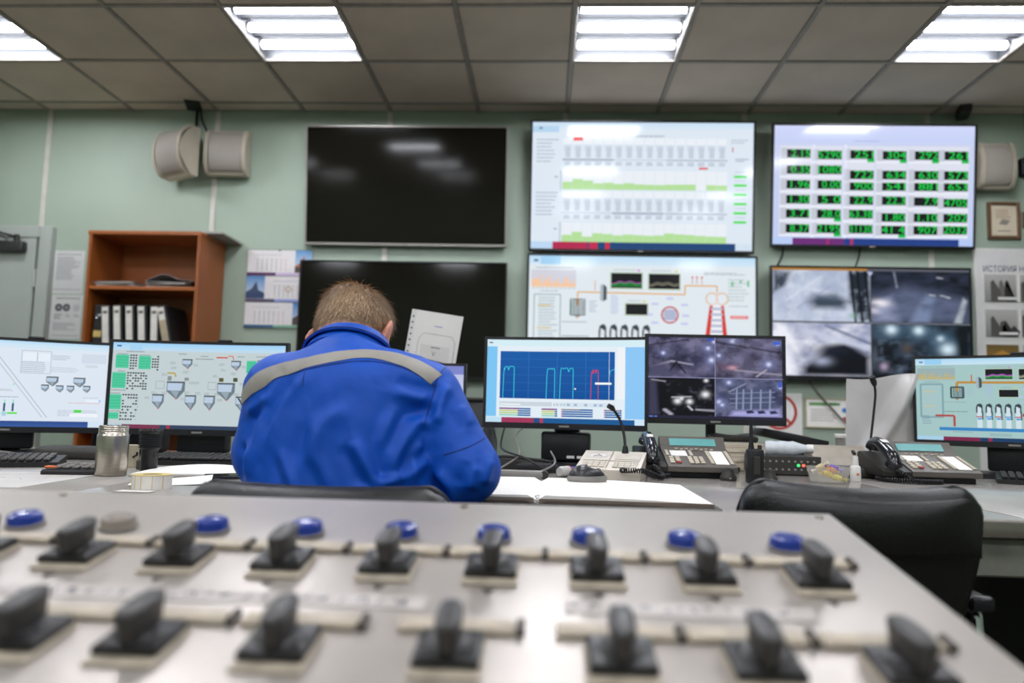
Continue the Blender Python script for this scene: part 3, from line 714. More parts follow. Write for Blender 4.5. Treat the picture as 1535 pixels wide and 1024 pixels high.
def art_cams(a):
    a.rect(0, 0, 1, 1, '0c0e12', 1); a.rect(0, 0, .485, .022, 'b0803e', 3); a.rect(.485, 0, 1, .022, '5a5c66', 3)
    a.grid(.003, .022, .499, .488, cam_yard(), 2); a.grid(.505, .022, .997, .488, cam_road(), 2); a.grid(.003, .505, .499, .985, cam_white(), 2); a.grid(.505, .505, .997, .985, cam_hall(), 2)
    a.line([(.502, .02), (.502, .98)], .004, '6b6f78', 4); a.line([(0, .497), (1, .497)], .006, '7c808a', 4); a.poly([(.485, .03), (.515, .03), (.5, .07)], 'b8bcd8', 5)
def haze(seed, lights, base='35344f', hi='6f6c8c', warm=False):
    p = Pic(84, 52, base); p.noise(4, 3, seed, .35, .75, hi, .8); p.noise(7, 6, seed+3, .5, .75, '7f7d9c', .5); p.noise(8, 4, seed+5, .5, .75, '1f1f30', .6)
    for u, v, r_ in lights: p.blob(u, v, r_*2.2, r_*3, '7a82b8', .7); p.blob(u, v, r_*.8, r_*1.2, 'd5daf6')
    return p
def art_workcams(a):
    a.rect(0, 0, 1, 1, '26243a', 1)
    p = haze(31, ((.22, .40, .03), (.90, .26, .035), (.95, .56, .045), (.99, .1, .03)))
    p.stroke((.05, .75), (.35, .6), .03, '8d8ca4', .8); p.stroke((.35, .6), (.66, .68), .025, '9d9cb2', .8); p.stroke((.3, .9), (.42, .62), .02, '15151f', .9); p.stroke((.42, .62), (.56, .9), .02, '1a1a26', .9); p.blob(.52, .5, .04, .05, '23222f', .8); p.poly([(0, .7), (.25, .65), (.4, .95), (0, 1)], '4c4a66', .7, .06); p.stroke((0, .2), (.6, .05), .02, '17172a', .7)
    A1 = p.a
    p = haze(41, ((.05, .44, .03), (.26, .06, .04), (.80, .64, .045), (.94, .12, .03)), '3d3a4e')
    p.blob(.25, .74, .07, .05, 'e0a8b8', .95); p.blob(.1, .72, .2, .1, '6b5468', .5); p.stroke((.3, .8), (1, .9), .03, '9a96a8', .7); p.stroke((.62, .95), (.76, .78), .02, 'b4b0c0', .7); p.stroke((0, .1), (1, .35), .03, '22202f', .7); p.stroke((.2, 0), (.95, .55), .012, '6a687a', .7)
    A2 = p.a
    p = Pic(84, 52, '0c0b12'); p.noise(12, 10, 51, .6, .75, '3c3a4c', .8); p.poly([(0, 0), (.12, 0), (.16, 1), (0, 1)], '3c3a52', .8, .05)
    for u, v, r_ in ((.44, .62, .05), (.62, .63, .045), (.86, .43, .055), (.87, .06, .03), (.5, .55, .03)): p.blob(u, v, r_, r_*1.4, 'f0f0f6')
    p.stroke((.36, .52), (.64, .50), .02, 'bdbcc6', .8); p.stroke((.25, .86), (.34, .97), .04, 'b6b4c4', .8); p.stroke((.6, .75), (.66, .85), .02, 'd2d2dc', .8); p.stroke((.73, .84), (.98, .86), .03, 'a4a4b0', .8); p.stroke((.05, .06), (.25, .1), .02, '9a98a6', .8)
    A3 = p.a
    p = haze(61, ((.20, .10, .035), (.05, .62, .04), (.1, .7, .03), (.97, .2, .03)), '3a3f5c', '5d6482')
    p.poly([(.3, .3), (.84, .24), (.88, .75), (.3, .8)], '4a5272', .9, .04)
    for u in (.32, .42, .54, .68, .82): p.stroke((u, .28), (u-.01, .8), .014, '98a2c0', .8)
    for v in (.36, .5, .62): p.stroke((.22, v+.03), (.88, v-.03), .014, '8a94b4', .7)
    p.stroke((.2, .35), (.45, .12), .02, '8d96b2', .7); p.poly([(.25, .85), (.95, .78), (1, 1), (.2, 1)], 'a7a6dc', .8, .08)
    for u in (.45, .62, .8): p.poly([(u, .84), (u+.1, .82), (u+.14, .9), (u+.02, .92)], '2c2c50', .9, .02)
    A4 = p.a
    a.grid(.005, .005, .497, .495, A1, 2); a.grid(.503, .005, .995, .495, A2, 2); a.grid(.005, .505, .497, .965, A3, 2); a.grid(.503, .505, .995, .965, A4, 2)
    a.line([(.5, 0), (.5, .97)], .003, '8684a8', 4); a.line([(0, .5), (1, .5)], .003, '8684a8', 4)
    a.rect(.44, .012, .47, .035, '2f55c8', 5); a.rect(.475, .012, .49, .035, '2f55c8', 5); a.rect(.93, .04, .98, .075, '3f60d0', 5); a.rect(.965, .53, .99, .6, '3f5cc0', 5); a.rect(.01, .975, .04, .99, '5c7ac8', 5); a.rect(.05, .975, .07, .99, '5c7ac8', 5)

tv('blank black television with lamps mirrored in its upper edge, upper left of the six', -.951, 4.80, 2.428, 1.346, .792, 6.8, None, M_TVBEZ)
tv('blank black television behind the seated man, lower left of the six', -.952, 4.82, 1.542, 1.369, .768, 1.0, None, M_TVBEZK)
tv('television showing grey tables and pale green bar charts, upper middle', .597, 4.80, 2.440, 1.457, .864, 4.5, art_chart)
tv('television showing a plant diagram with an orange pipe and red tower, lower middle', .603, 4.82, 1.571, 1.478, .84, 1.0, art_mimic)
tv('television showing six columns of green numbers on black, upper right', 2.075, 4.80, 2.458, 1.286, .80, 5.5, art_numbers)
tv('television showing four pale blue security camera pictures, lower right', 2.049, 4.82, 1.568, 1.257, .733, 1.0, art_cams)
for k, (x, z0_, z1_) in enumerate(((1.50, 2.06, 1.93), (1.99, 2.06, 1.90))):
    tag(O('television_cable', MB().add(g_tube(smooth_path([(x+.03, 4.88, z0_+.03), (x+.02, 4.885, z0_-.05), (x-.02, 4.885, z1_)]), .006, 6)), M_CABLE), ['black cable between the number and camera televisions, the left one', 'black cable between the number and camera televisions, the middle one'][k], 'cable')

# ------------------------------------------------------------------ desk monitors
def monitor(name, label, cx, cy, zb, w_, h_, rz, art, curve=1.8, stand='v', tint=(1, 1, 1), base=.77, group='monitors on the control desk', webcam=None):
    t = thing(name, label, 'monitor', (cx, cy, base), rz, group)
    zc = zb-base+h_/2; b = .010; chin = .020
    def bend(x): return -(x*x)/(2*curve) if curve else 0
    def curved(x0, x1, z0_, z1_, y0, y1, n=14):
        v, f = [], []
        for i in range(n+1):
            x = x0+(x1-x0)*i/n; yb = bend(x)
            v += [Vector((x, y0+yb, z0_)), Vector((x, y1+yb, z0_)), Vector((x, y1+yb, z1_)), Vector((x, y0+yb, z1_))]
        for i in range(n):
            for k in range(4): f.append((i*4+k, i*4+(k+1) % 4, i*4+4+(k+1) % 4, i*4+4+k))
        f += [(3, 2, 1, 0), (n*4, n*4+1, n*4+2, n*4+3)]
        return v, f
    L, H0, H1 = w_/2, zb-base, zb-base+h_
    mb = MB().add(curved(-L, L, H1-b, H1, -.004, .02)).add(curved(-L, L, H0, H0+chin, -.004, .02)).add(curved(-L, -L+b, H0+chin, H1-b, -.004, .02, 2)).add(curved(L-b, L, H0+chin, H1-b, -.004, .02, 2))
    O('bezel', mb, M_BLACKPL, t, ang=50)
    O('rear_case', MB().add(curved(-L+.004, L-.004, H0+.004, H1-.004, .012, .034)).box((0, .05, zc-.02), (w_*.5, .05, h_*.6), .015), M_BLACKPL, t)
    O('screen_glass', MB().add(curved(-L+b, L-b, H0+chin, H1-b, 0, .012)), M_TVOFF, t)
    sw, sh = w_-2*b, h_-b-chin
    a = Art(sw, sh, .00025); a.tint = tint
    if curve: a.sub = 14
    art(a); d = a.build('picture', M_SCREEN, t, bend); d.location = (0, -.0006, (H0+chin+H1-b)/2)
    O('maker_badge', MB().box((0, -.0055+bend(0), H0+chin*.5), (.035, .002, .006)), M_GREYPL, t)
    if stand == 'v':
        O('stand_column', MB().box((0, .085, (zc)/2+.0), (.09, .03, zc), .006, 1), M_BLACKPL, t)
        O('stand_bracket', MB().box((0, .06, .07), (.17, .06, .10), .01), M_BLACKPL, t)
        O('stand_base', MB().add(g_prism([(-.13, -.10), (.13, -.10), (.15, .02), (.11, .12), (-.11, .12), (-.15, .02)], .016)), M_BLACKPL, t)
        if rz == -9: O('port_labels', MB().box((.02, .029, .034), (.026, .002, .009)).box((.055, .029, .034), (.026, .002, .009)), M_WHITE, t)
    else:
        O('stand_column', MB().add(g_cyl(.018, zc, 12), T(0, .075, 0)), M_BLACKPL, t)
        O('stand_base', MB().add(g_cyl(.10, .014, 28, bev=.004), T(0, .05, 0)), M_BLACKPL, t)
    if webcam is not None: O('sensor_bar', MB().box((webcam, .012, H1+.004), (.05, .02, .010), .004, 1), M_BLACKPL, t)
    return t

_r0, _l0 = Art.rect, Art.line
def rect_sub(s, u0, v0, u1, v1, col, l=1, col2=None):
    n = max(1, math.ceil((u1-u0)*getattr(s, 'sub', 0)))
    for k in range(n): _r0(s, u0+(u1-u0)*k/n, v0, u0+(u1-u0)*(k+1)/n, v1, col, l, col2)
def line_sub(s, pts, wd, col, l=2):
    q = [pts[0]]; n0 = getattr(s, 'sub', 0)
    for a, b in zip(pts, pts[1:]):
        n = max(1, math.ceil(abs(b[0]-a[0])*n0)); q += [(a[0]+(b[0]-a[0])*k/n, a[1]+(b[1]-a[1])*k/n) for k in range(1, n+1)]
    _l0(s, q, wd, col, l)
Art.rect, Art.line = rect_sub, line_sub

def hopper(a, u, v, w_, h_, l=3, big=True):
    a.poly([(u-w_/2, v), (u+w_/2, v), (u+w_/2, v+h_*.5), (u+w_*.12, v+h_), (u+w_*.02, v+h_), (u-w_/2, v+h_*.55)], '6d7c86', l)
    a.poly([(u-w_*.46, v+h_*.06), (u+w_*.36, v+h_*.06), (u+w_*.30, v+h_*.5), (u-w_*.46, v+h_*.5)], 'b9cbe0', l+1); a.rect(u-w_/2, v-.008, u+w_/2, v+.006, '4c5258', l+2)
    a.poly([(u-w_*.3, v+h_*.52), (u+w_*.2, v+h_*.52), (u+w_*.05, v+h_*.95)], '97a5b0', l+1)
def art_left1(a):
    a.rect(0, 0, 1, 1, 'dce6f2', 1); a.rect(0, 0, 1, .045, 'b6dcf6', 2, 'cfe6f6'); a.rect(0, .045, 1, .08, 'd0e6f4', 2)
    U = lambda x: (x+640)/1690; V = lambda y: (y-60)/890
    a.line([(U(0), V(160)), (U(70), V(160)), (U(550), V(850))], .0022, 'aab2ba'); a.line([(U(0), V(185)), (U(45), V(185)), (U(510), V(850))], .0022, 'b4bcc4'); a.disc(U(255), V(512), .003, '9adfb4', 4)
    a.frame(U(300), V(155), U(550), V(390), .0016, 'aab4c2'); a.rect(U(310), V(175), U(425), V(262), 'e6eef8', 2); a.rect(U(440), V(180), U(540), V(262), 'e6eef8', 2); a.line([(U(432), V(170)), (U(432), V(265))], .0016, '9aa4b2')
    a.words(U(390), V(152), U(470), V(162), 1, '7a8490', seed=1, ragged=0); a.words(U(330), V(195), U(410), V(215), 2, 'b4bec8', seed=2); a.words(U(305), V(270), U(510), V(390), 6, '9ea8b6', seed=3, ragged=.1, fill=.35)
    a.words(U(560), V(195), U(720), V(250), 3, '97a1ad', seed=4, fill=.3, ragged=.5); a.words(U(555), V(320), U(800), V(380), 3, 'b0bac6', seed=5, fill=.3); a.rect(U(815), V(165), U(1030), V(265), 'd0dae8', 2); a.words(U(850), V(285), U(975), V(320), 2, '9aa6b4', seed=6, fill=.25, ragged=.2)
    for x, y, w_, h_ in ((573, 425, 105, 95), (808, 428, 105, 95), (515, 512, 66, 68), (641, 516, 66, 68), (735, 516, 66, 68), (876, 512, 66, 68)): hopper(a, U(x), V(y), w_/1690, h_/890)
    for k, x in enumerate((127, 192, 262)):
        a.rect(U(x-9), V(708), U(x+8), V(792), '34587e', 3); a.rect(U(x-4), V(672), U(x+6), V(708), '7edcc0', 3)
        if k != 1: a.disc(U(x-38), V(811), .003, '57e03a', 4); a.disc(U(x+30), V(811), .003, '57e03a', 4); a.rect(U(x-38), V(802), U(x+30), V(820), '57e03a', 4)
        else: a.rect(U(x-16), V(796), U(x+18), V(840), 'a9cfe2', 4)
    a.words(U(95), V(640), U(300), V(655), 1, '98a2ae', seed=7, ragged=0); a.words(U(100), V(565), U(260), V(590), 2, '8a94a0', seed=8, fill=.3, ragged=.2); a.line([(U(-60), V(512)), (U(130), V(517))], .0022, '9099a4'); a.words(U(75), V(862), U(170), V(872), 1, '88929e', seed=9, ragged=0)
    for y, c in ((225, '5a55c0'), (270, '5a55c0'), (335, '4d48c0'), (385, '544ab8')): a.rect(U(-120), V(y), U(10), V(y+ (18 if y < 300 else 50)), c, 3)
    a.rect(U(-60), V(285), U(20), V(305), 'e08aa0', 4); a.line([(U(-100), V(292)), (U(55), V(292))], .0022, 'e0808c'); a.line([(U(-100), V(553)), (U(52), V(553))], .0022, 'e0909a')
    a.poly([(U(-160), V(870)), (U(-120), V(640)), (U(0), V(660)), (U(40), V(870))], '56608e', 4)
    for k, c in enumerate(('c2504e', 'd08a4a', 'b9a84a', '6a9a5a', '8a5aa0')): a.rect(U(-110), V(690+34*k), U(10+4*k), V(716+34*k), c, 5)
    a.words(U(850), V(632), U(985), V(640), 1, '9aa4b0', seed=11, ragged=0); a.words(U(725), V(690), U(1000), V(698), 1, 'd87a5a', seed=12, ragged=0); a.words(U(640), V(770), U(1000), V(840), 4, 'c0cad6', seed=13, ragged=.1); a.rect(U(778), V(765), U(846), V(795), '4fd84a', 4)
    a.rect(U(875), V(655), U(1015), V(680), 'e9f0fa', 3); a.rect(U(990), V(655), U(1010), V(680), 'a4c8f4', 4); a.rect(U(740), V(805), U(990), V(840), 'eef2fa', 2)
    a.rect(0, V(890), U(910), 1, '2c4a8c', 4, '3a5c9e'); a.rect(U(910), V(890), 1, 1, 'd4e4f4', 4)
def art_left2(a):
    a.rect(0, 0, 1, 1, 'c2cfd2', 1); a.rect(0, 0, 1, .06, '9fd0f6', 2, 'b4daf4'); a.rect(.09, .02, .16, .09, 'a8d2f2', 3); a.rect(0, .06, 1, .09, 'bcd8ec', 2); a.rect(.02, .03, .045, .05, '4a74b0', 4)
    U = lambda x: (x-85)/1400; V = lambda y: (y-72)/760
    def green(x0, y0, x1, y1, n, bx1, dense, seed):
        a.rect(U(x0), V(y0), U(x1), V(y1), '4dc79c', 3)
        for k in range(1, n): a.rect(U(x0+4), V(y0+(y1-y0)*k/n)-.002, U(x1-8), V(y0+(y1-y0)*k/n)+.002, '3c9c80', 4)
        r = random.Random(seed)
        for k in range(n+1):
            y = y0+(y1-y0)*k/n; x = x1+8
            while x < bx1:
                if r.random() < dense: a.rect(U(x), V(y-4), U(min(x+14, bx1)), V(y+9), '23282a', 4)
                x += 20
    green(110, 182, 210, 300, 5, 272, .85, 1); green(285, 188, 380, 306, 5, 448, .9, 2); green(92, 340, 196, 480, 6, 360, .75, 3); green(68, 535, 172, 668, 5, 302, .7, 4); green(62, 695, 160, 752, 2, 290, .8, 5); green(1160, 210, 1245, 322, 5, 1305, .85, 6); green(1325, 208, 1420, 320, 5, 1470, .8, 7)
    for (x0, y0, x1) in ((185, 148, 325), (120, 172, 200), (290, 178, 370), (130, 325, 185), (90, 495, 200), (85, 522, 160), (70, 680, 170), (775, 175, 840), (735, 200, 880), (1240, 170, 1390), (595, 158, 660), (1080, 172, 1140)): a.words(U(x0), V(y0), U(x1), V(y0+12), 1, '6a7478', seed=x0, ragged=0)
    a.rect(U(905), V(180), U(1000), V(192), 'd04a3e', 4); a.line([(U(1005), V(172)), (U(1042), V(172)), (U(1050), V(205))], .003, 'd0583c', 4)
    for x, y, w_, h_ in ((670, 212, 82, 78), (1072, 218, 82, 78), (590, 415, 146, 150), (1000, 418, 146, 150), (455, 532, 92, 122), (714, 534, 92, 122), (868, 534, 92, 122), (1130, 536, 92, 122)):
        hopper(a, U(x), V(y), w_/1400, h_/760); a.disc(U(x+6), V(y+h_-2), .003, 'c26a6a', 6, 8)
    a.line([(U(515), V(335)), (U(575), V(335)), (U(585), V(368))], .005, 'b9a23c', 4); a.rect(U(937), V(368), U(975), V(402), '5a5c34', 4); a.rect(U(1055), V(365), U(1092), V(400), '4a5438', 4); a.rect(U(520), V(362), U(552), V(402), '8b9296', 4); a.rect(U(655), V(372), U(690), V(400), '8b9296', 4)
    for x in (430, 850): a.frame(U(x), V(410), U(x+66), V(475), .0014, '8e989c')
    for k, (x, y) in enumerate(((530, 235), (540, 280), (930, 240), (945, 288), (470, 340), (885, 345), (640, 315), (1030, 320), (690, 410), (735, 410), (1110, 412), (350, 550), (635, 555), (930, 558), (400, 505), (480, 505), (660, 500), (745, 502), (820, 505), (905, 507), (720, 250), (1120, 258), (1065, 505))): a.words(U(x), V(y), U(x+50), V(y+26), 2, '7c8488', seed=k+40, fill=.3)
    a.rect(0, .955, U(190), 1, 'a4c4e0', 4); a.rect(U(190), .955, 1, 1, '33425c', 4); a.rect(U(190), .955, U(480), 1, '7a3450', 5); a.rect(U(535), .955, U(562), 1, 'a03448', 5)
def art_trend(a):
    a.rect(0, 0, 1, 1, 'd6e9f6', 1); a.rect(0, 0, 1, .075, 'd4ecf4', 2); a.rect(.012, .03, .035, .045, '5a6a78', 3); a.rect(0, .085, .065, .93, '7cc4f2', 2); a.rect(.88, .085, 1, .93, '8cc6f4', 2); a.rect(.065, .075, .88, .93, 'e2edf5', 2); a.rect(.83, .09, .88, .7, 'eef2f6', 3)
    a.words(.32, .115, .58, .125, 1, '9aa4ae', seed=1, ragged=.1)
    a.rect(.085, .14, .815, .71, '1259a6', 3, '0f4f98')
    for k in range(1, 6): a.line([(.085, .14+.095*k), (.815, .14+.095*k)], .0012, '2a6cb4', 4)
    for k in range(1, 4): a.line([(.085+.1825*k, .14), (.085+.1825*k, .71)], .0012, '3a7cc0', 4)
    cy = '3fd0e0'
    def pulse(x0, x1, top, c, rnd=0):
        r = random.Random(int(x0*1000)); n = 9
        pts = [(x0, .705), (x0+.003, top+.10), (x0+.006, top+.02)] + [(x0+.008+(x1-x0-.012)*k/n, top+(.0 if k % 2 else r.choice((0, .01, .045)))) for k in range(n+1)] + [(x1, top+.02), (x1, .705)]
        a.line(pts, .0022, c, 5)
    pulse(.105, .175, .325, cy); pulse(.382, .435, .345, cy); pulse(.468, .553, .338, cy); pulse(.665, .712, .355, 'd0405c')
    a.line([(.78, .14), (.78, .71)], .0014, 'e4eef4', 5); a.line([(.785, .41), (.785, .37), (.815, .345)], .002, cy, 5); a.rect(.692, .505, .795, .53, 'f2f6f8', 6); a.disc(.567, .585, .003, 'ffffff', 6, 8)
    a.words(.15, .725, .35, .735, 1, 'a4aeb6', seed=3, ragged=0); a.rect(.085, .75, .42, .80, 'c9d4dc', 3); a.rect(.09, .775, .22, .79, 'eef2f4', 4); a.rect(.43, .75, .82, .80, 'd6e2ec', 3)
    for k, u in enumerate((.43, .45, .475, .495)): a.rect(u, .77, u+.008, .783, '8a9ab0', 4)
    for u in (.515, .56, .625, .685, .72): a.rect(u, .762, u+.02, .79, '9fb8d2', 4)
    a.words(.80, .77, .84, .78, 1, '8a96a2', seed=4, ragged=0)
    for (u0, u1, y) in ((.085, .285, .66), (.355, .455, .95), (.48, .68, .05), (.75, .86, .03)):
        for k, c in enumerate(('8a4a86', 'c8cf7a', 'b8d08a', '8fd0c0')):
            v = .825+.026*k
            a.rect(u0, v, u1, v+.018, '1d62a4', 4)
            if y > .3: a.rect(u0, v, u0+(u1-u0)*y*(.9 if k else 1), v+.018, c, 5)
            else: a.rect(u0, v, u0+.006, v+.018, 'd87c8c', 5)
    a.rect(.48, .825, .60, .835, 'b09a86', 6); a.rect(.76, .825, .85, .835, 'b09a86', 6)
    a.rect(0, .94, .10, 1, 'bfe0f0', 4); a.rect(.10, .94, .94, 1, '1f5a94', 4); a.rect(.10, .94, .305, 1, 'a23a5c', 5); a.rect(.345, .94, .365, 1, 'b83c58', 5); a.rect(.94, .94, 1, 1, 'cfe6f6', 5)
    a.rect(.305, .94, .345, 1, '2c4f80', 5)
def art_small(a):
    a.rect(0, 0, 1, 1, 'b9bfe2', 1, 'd8dcee'); a.rect(0, 0, 1, .12, '7d86c8', 2); a.words(.1, .2, .95, .8, 9, '8f95b4', seed=2)

monitor('desk_monitor', 'curved monitor with a long diagonal line on white, cut by the left edge', -1.80, 2.437, .846, .60, .318, 33, art_left1, webcam=.07)
monitor('desk_monitor', 'curved monitor with green tables and grey hoppers, left of the seated man', -1.172, 2.50, .850, .605, .318, 2, art_left2, webcam=.07)
monitor('desk_monitor', 'curved monitor with a dark blue trend graph, right of the seated man', .065, 2.60, .899, .565, .318, -9, art_trend)
monitor('desk_monitor', 'flat monitor with four dark violet camera pictures behind the middle telephone', .592, 2.66, .927, .488, .315, 0, art_workcams, curve=None, stand='p')
monitor('desk_monitor', 'curved monitor with a plant diagram, cut by the right edge behind the telephone', 1.587, 2.63, .872, .60, .318, -36, lambda a: art_mimic(a, dim=True), tint=(.86, .95, .97), webcam=.02)
monitor('small_monitor', 'small grey-framed monitor mostly hidden behind the seated man', -.57, 2.86, .835, .53, .30, 0, art_small, curve=None, stand='p')
t = thing('plan_sheet', 'white plan in a punched plastic sleeve standing tilted behind the man', 'paper', (-.475, 2.915, 1.02), 0)
t.rotation_euler = (0, R(8), 0)
O('paper', MB().box((0, 0, .165), (.205, .003, .31), 0), M_PAPER, t)
a = Art(.205, .31, .0005)
a.rect(0, 0, .1, 1, 'd2d0cc', 1); a.rect(.1, 0, 1, 1, 'dcd9d4', 1)
for k in range(7): a.disc(.05, .09+.075*k, .004, '5a5a58', 3, 10)
a.line([(.3, .28), (.85, .28), (.93, .36), (.93, .76), (.85, .84), (.3, .84), (.22, .76), (.22, .36), (.3, .28)], .002, 'a4a2a0', 3)
a.rect(.28, .42, .85, .80, 'd2cfca', 2); a.words(.48, .17, .64, .20, 1, '8f90b0', seed=1, ragged=0); a.words(.48, .44, .66, .47, 1, '6a6a84', seed=2, ragged=0)
a.line([(.52, .50), (.55, .55), (.58, .50)], .002, '7a7a90', 4); a.words(.45, .61, .78, .64, 1, '6f70a0', seed=3, ragged=0); a.words(.45, .69, .62, .72, 1, '7a7ba4', seed=4, ragged=0); a.words(.32, .62, .4, .635, 1, '8a8a9a', seed=5, ragged=0)
a.build('printing', M_GLOSSPRINT, t).location = (0, -.002, .165)
# ------------------------------------------------------------------ control desk
DZ = .77; DF, DB = 1.48, 2.94
M_TOP = mat('grey_worktop_laminate', 'a39d96', rough=.22, var=.06, vscale=5, coat=.3)
M_FASCIA = mat('grey_fascia_tile', '77776c', rough=.5, var=.2, vscale=14)
M_EDGE = mat('worktop_edge_metal', 'a9a298', rough=.25, metal=.8, var=.1)
M_DARK = mat('desk_dark_board', '161513', rough=.7)
desk = thing('control_desk', 'long grey control desk with a tiled front edge that carries the monitors', 'desk', (0, DF, 0))
for a_, b_ in ((-2.85, -.965), (-.965, .935), (.935, 2.75)):
    O('worktop', MB().box(((a_+b_)/2, (DB-DF)/2+.006, DZ-.015), (b_-a_-.006, DB-DF-.012, .03), .004), M_TOP, desk)
    O('front_edge', MB().box(((a_+b_)/2, .002, DZ-.017), (b_-a_-.006, .012, .03), .004), M_EDGE, desk)
x = -2.84
while x < 2.7:
    O('fascia_tile', MB().box((x+.1, .030, DZ-.072), (.194, .02, .074), .004, 1), M_FASCIA, desk); x += .2
for s in (-2.80, -.965, .935, 2.70): O('support_panel', MB().box((s, (DB-DF)/2+.1, (DZ-.03)/2), (.03, DB-DF-.24, DZ-.03)), M_DARK, desk)
O('modesty_panel', MB().box((-.05, DB-DF-.10, (DZ-.03)/2+.02), (5.5, .02, DZ-.09)), M_DARK, desk)
O('kick_panel', MB().box((-.05, .60, .35), (5.5, .016, .62)), M_DARK, desk)
t = thing('equipment_cabinet', 'black cabinet against the wall below the blank television', 'cabinet', (-.60, 4.66, 0))
O('cabinet_body', MB().box((0, .01, .51), (.56, .42, 1.02), .006), M_BLACKPL, t); O('cabinet_top', MB().box((0, 0, 1.029), (.58, .45, .018), .003), M_DARKPL, t)
for s in (-1, 1): O('cabinet_door', MB().box((s*.138, -.206, .51), (.268, .014, .98), .003), M_BLACKPL, t)

# ------------------------------------------------------------------ desk objects
M_KEYS = mat('keycaps', '2b2a29', rough=.5); M_KEYB = mat('keyboard_case', '1d1c1c', rough=.45)
def keyboard(label, x, y, rz, w_=.44, d_=.14, m=None):
    t = thing('keyboard', label, 'keyboard', (x, y, DZ), rz, 'keyboards on the desk')
    O('case', MB().add(g_prism([(-d_/2, .0), (d_/2, .0), (d_/2, .026), (-d_/2, .014)], w_), T(-w_/2, 0, 0) @ Matrix(((0, 0, 1, 0), (1, 0, 0, 0), (0, 1, 0, 0), (0, 0, 0, 1)))), M_KEYB, t)
    mb = MB(); n = int(w_/.0205)-1
    for r_ in range(6):
        for c in range(n):
            if r_ == 0 and 3 < c < 9: continue
            yy = -d_/2+.016+r_*.0205
            mb.box((-w_/2+.02+c*.0205, yy, .0155+.012*(yy+d_/2)/d_+.004), (.0165, .0165, .008), .002, 1)
        if r_ == 0: mb.box((-w_/2+.02+6*.0205, -d_/2+.016, .021), (.10, .0165, .008), .002, 1)
    O('keys', mb, m or M_KEYS, t, kind='stuff')
    return t
keyboard('black keyboard cut by the left edge beside the mouse', -1.585, 2.03, 24, m=mat('shiny_keycaps', '4a4744', rough=.25))
keyboard('black keyboard behind the torch, reaching behind the seated man', -.985, 2.305, 4)
keyboard('black keyboard at the right edge under the right-hand monitor', 1.62, 2.36, -28)
def mouse(label, x, y, z, rz, m1, m2):
    t = thing('computer_mouse', label, 'mouse', (x, y, z), rz)
    def dome(k, h):
        v, f = [], []; nu, nv = 20, 8
        for j in range(nv+1):
            a = j/nv*PI/2
            for i in range(nu):
                b = 2*PI*i/nu; ru = k*.030*(1-.12*math.sin(b)); rv = k*.051
                v.append(Vector((ru*math.cos(b)*math.cos(a)**.7, rv*math.sin(b)*math.cos(a)**.7, .004+h*math.sin(a)*(1-.15*math.sin(b)))))
        for j in range(nv):
            for i in range(nu): f.append((j*nu+i, j*nu+(i+1) % nu, (j+1)*nu+(i+1) % nu, (j+1)*nu+i))
        f.append(tuple(range(nu))[::-1]); return v, f
    mb = MB().add(dome(1, .032)); O('mouse_shell', mb, m1, t)
    O('mouse_side', MB().add(g_lathe([(0, 0), (.030, 0), (.0325, .006), (.031, .014), (0, .014)], 24), SC(1, 1.68, 1)), m2, t)
    O('scroll_wheel', MB().add(g_cyl(.009, .006, 12), T(-.003, .030, .0225) @ RY(90)), M_GREYPL, t)
    return t
mouse('black mouse at the left edge of the desk', -1.425, 1.87, DZ, 20, mat('mouse_black', '3a3836', rough=.35), M_DARKPL)
t = thing('calculator', 'flat black calculator with grey keys and an orange tab beside the steel jar', 'calculator', (-1.185, 1.90, DZ), 12)
O('calculator_body', MB().box((0, 0, .008), (.155, .115, .016), .004, 1, rot=RX(3)), M_BLACKPL, t)
mb = MB()
for i in range(6):
    for j in range(4): mb.box((-.045+.022*i, -.04+.02*j, .019+j*.001), (.017, .014, .006), .002, 1)
O('calculator_keys', mb, mat('grey_calc_keys', '77736d'), t, kind='stuff')
O('orange_tab', MB().box((-.058, -.038, .019), (.03, .02, .006), .002, 1), mat('orange_plastic', 'd9703a'), t)
O('calculator_display', MB().box((0, .047, .020), (.12, .014, .004), .001, 1), mat('lcd_grey', '8c9a90', rough=.2), t)

t = thing('steel_food_jar', 'open brushed steel thermos jar standing at the front left of the desk', 'thermos', (-1.090, 1.865, DZ))
O('jar_body', MB().add(g_lathe([(0, .0), (.033, 0), (.0365, .003), (.0365, .014), (.0372, .016), (.0372, .098), (.036, .103), (.034, .105), (.034, .110), (.0335, .111)], 40)), M_STEEL, t, ang=50)
nk = [(.0335, .1105)]
for k in range(3): nk += [(.0345, .1125+.0045*k), (.0345, .1140+.0045*k), (.0330, .1155+.0045*k), (.0330, .1165+.0045*k)]
nk += [(.0335, .125), (.031, .126), (.030, .122), (.030, .04), (0, .04)]
O('threaded_neck', MB().add(g_lathe(nk, 40)), M_STEEL, t, ang=50)
t = thing('torch', 'black ribbed torch standing on its tail between the jar and the label roll', 'torch', (-1.068, 2.005, DZ))
pr = [(0, 0), (.020, 0), (.0215, .002), (.0215, .056), (.023, .060), (.025, .062)]
for k in range(6): pr += [(.0285, .064+.006*k), (.0285, .0665+.006*k), (.0255, .067+.006*k), (.0255, .069+.006*k)]
pr += [(.029, .101), (.0305, .103), (.0305, .110), (.028, .111), (.026, .107), (0, .106)]
O('torch_body', MB().add(g_lathe(pr, 32)), M_BLACKPL, t, ang=40); O('torch_switch', MB().box((.020, -.006, .045), (.006, .012, .012), .002, 1), M_DARKPL, t)
crown = MB()
for k in range(10): crown.box((.0285*math.cos(k*PI/5), .0285*math.sin(k*PI/5), .112), (.006, .006, .005), .001, 1)
O('torch_crown', crown, M_DARKPL, t)
t = thing('battery_cell', 'small dark metal cylinder standing left of the torch', 'battery', (-1.125, 2.07, DZ))
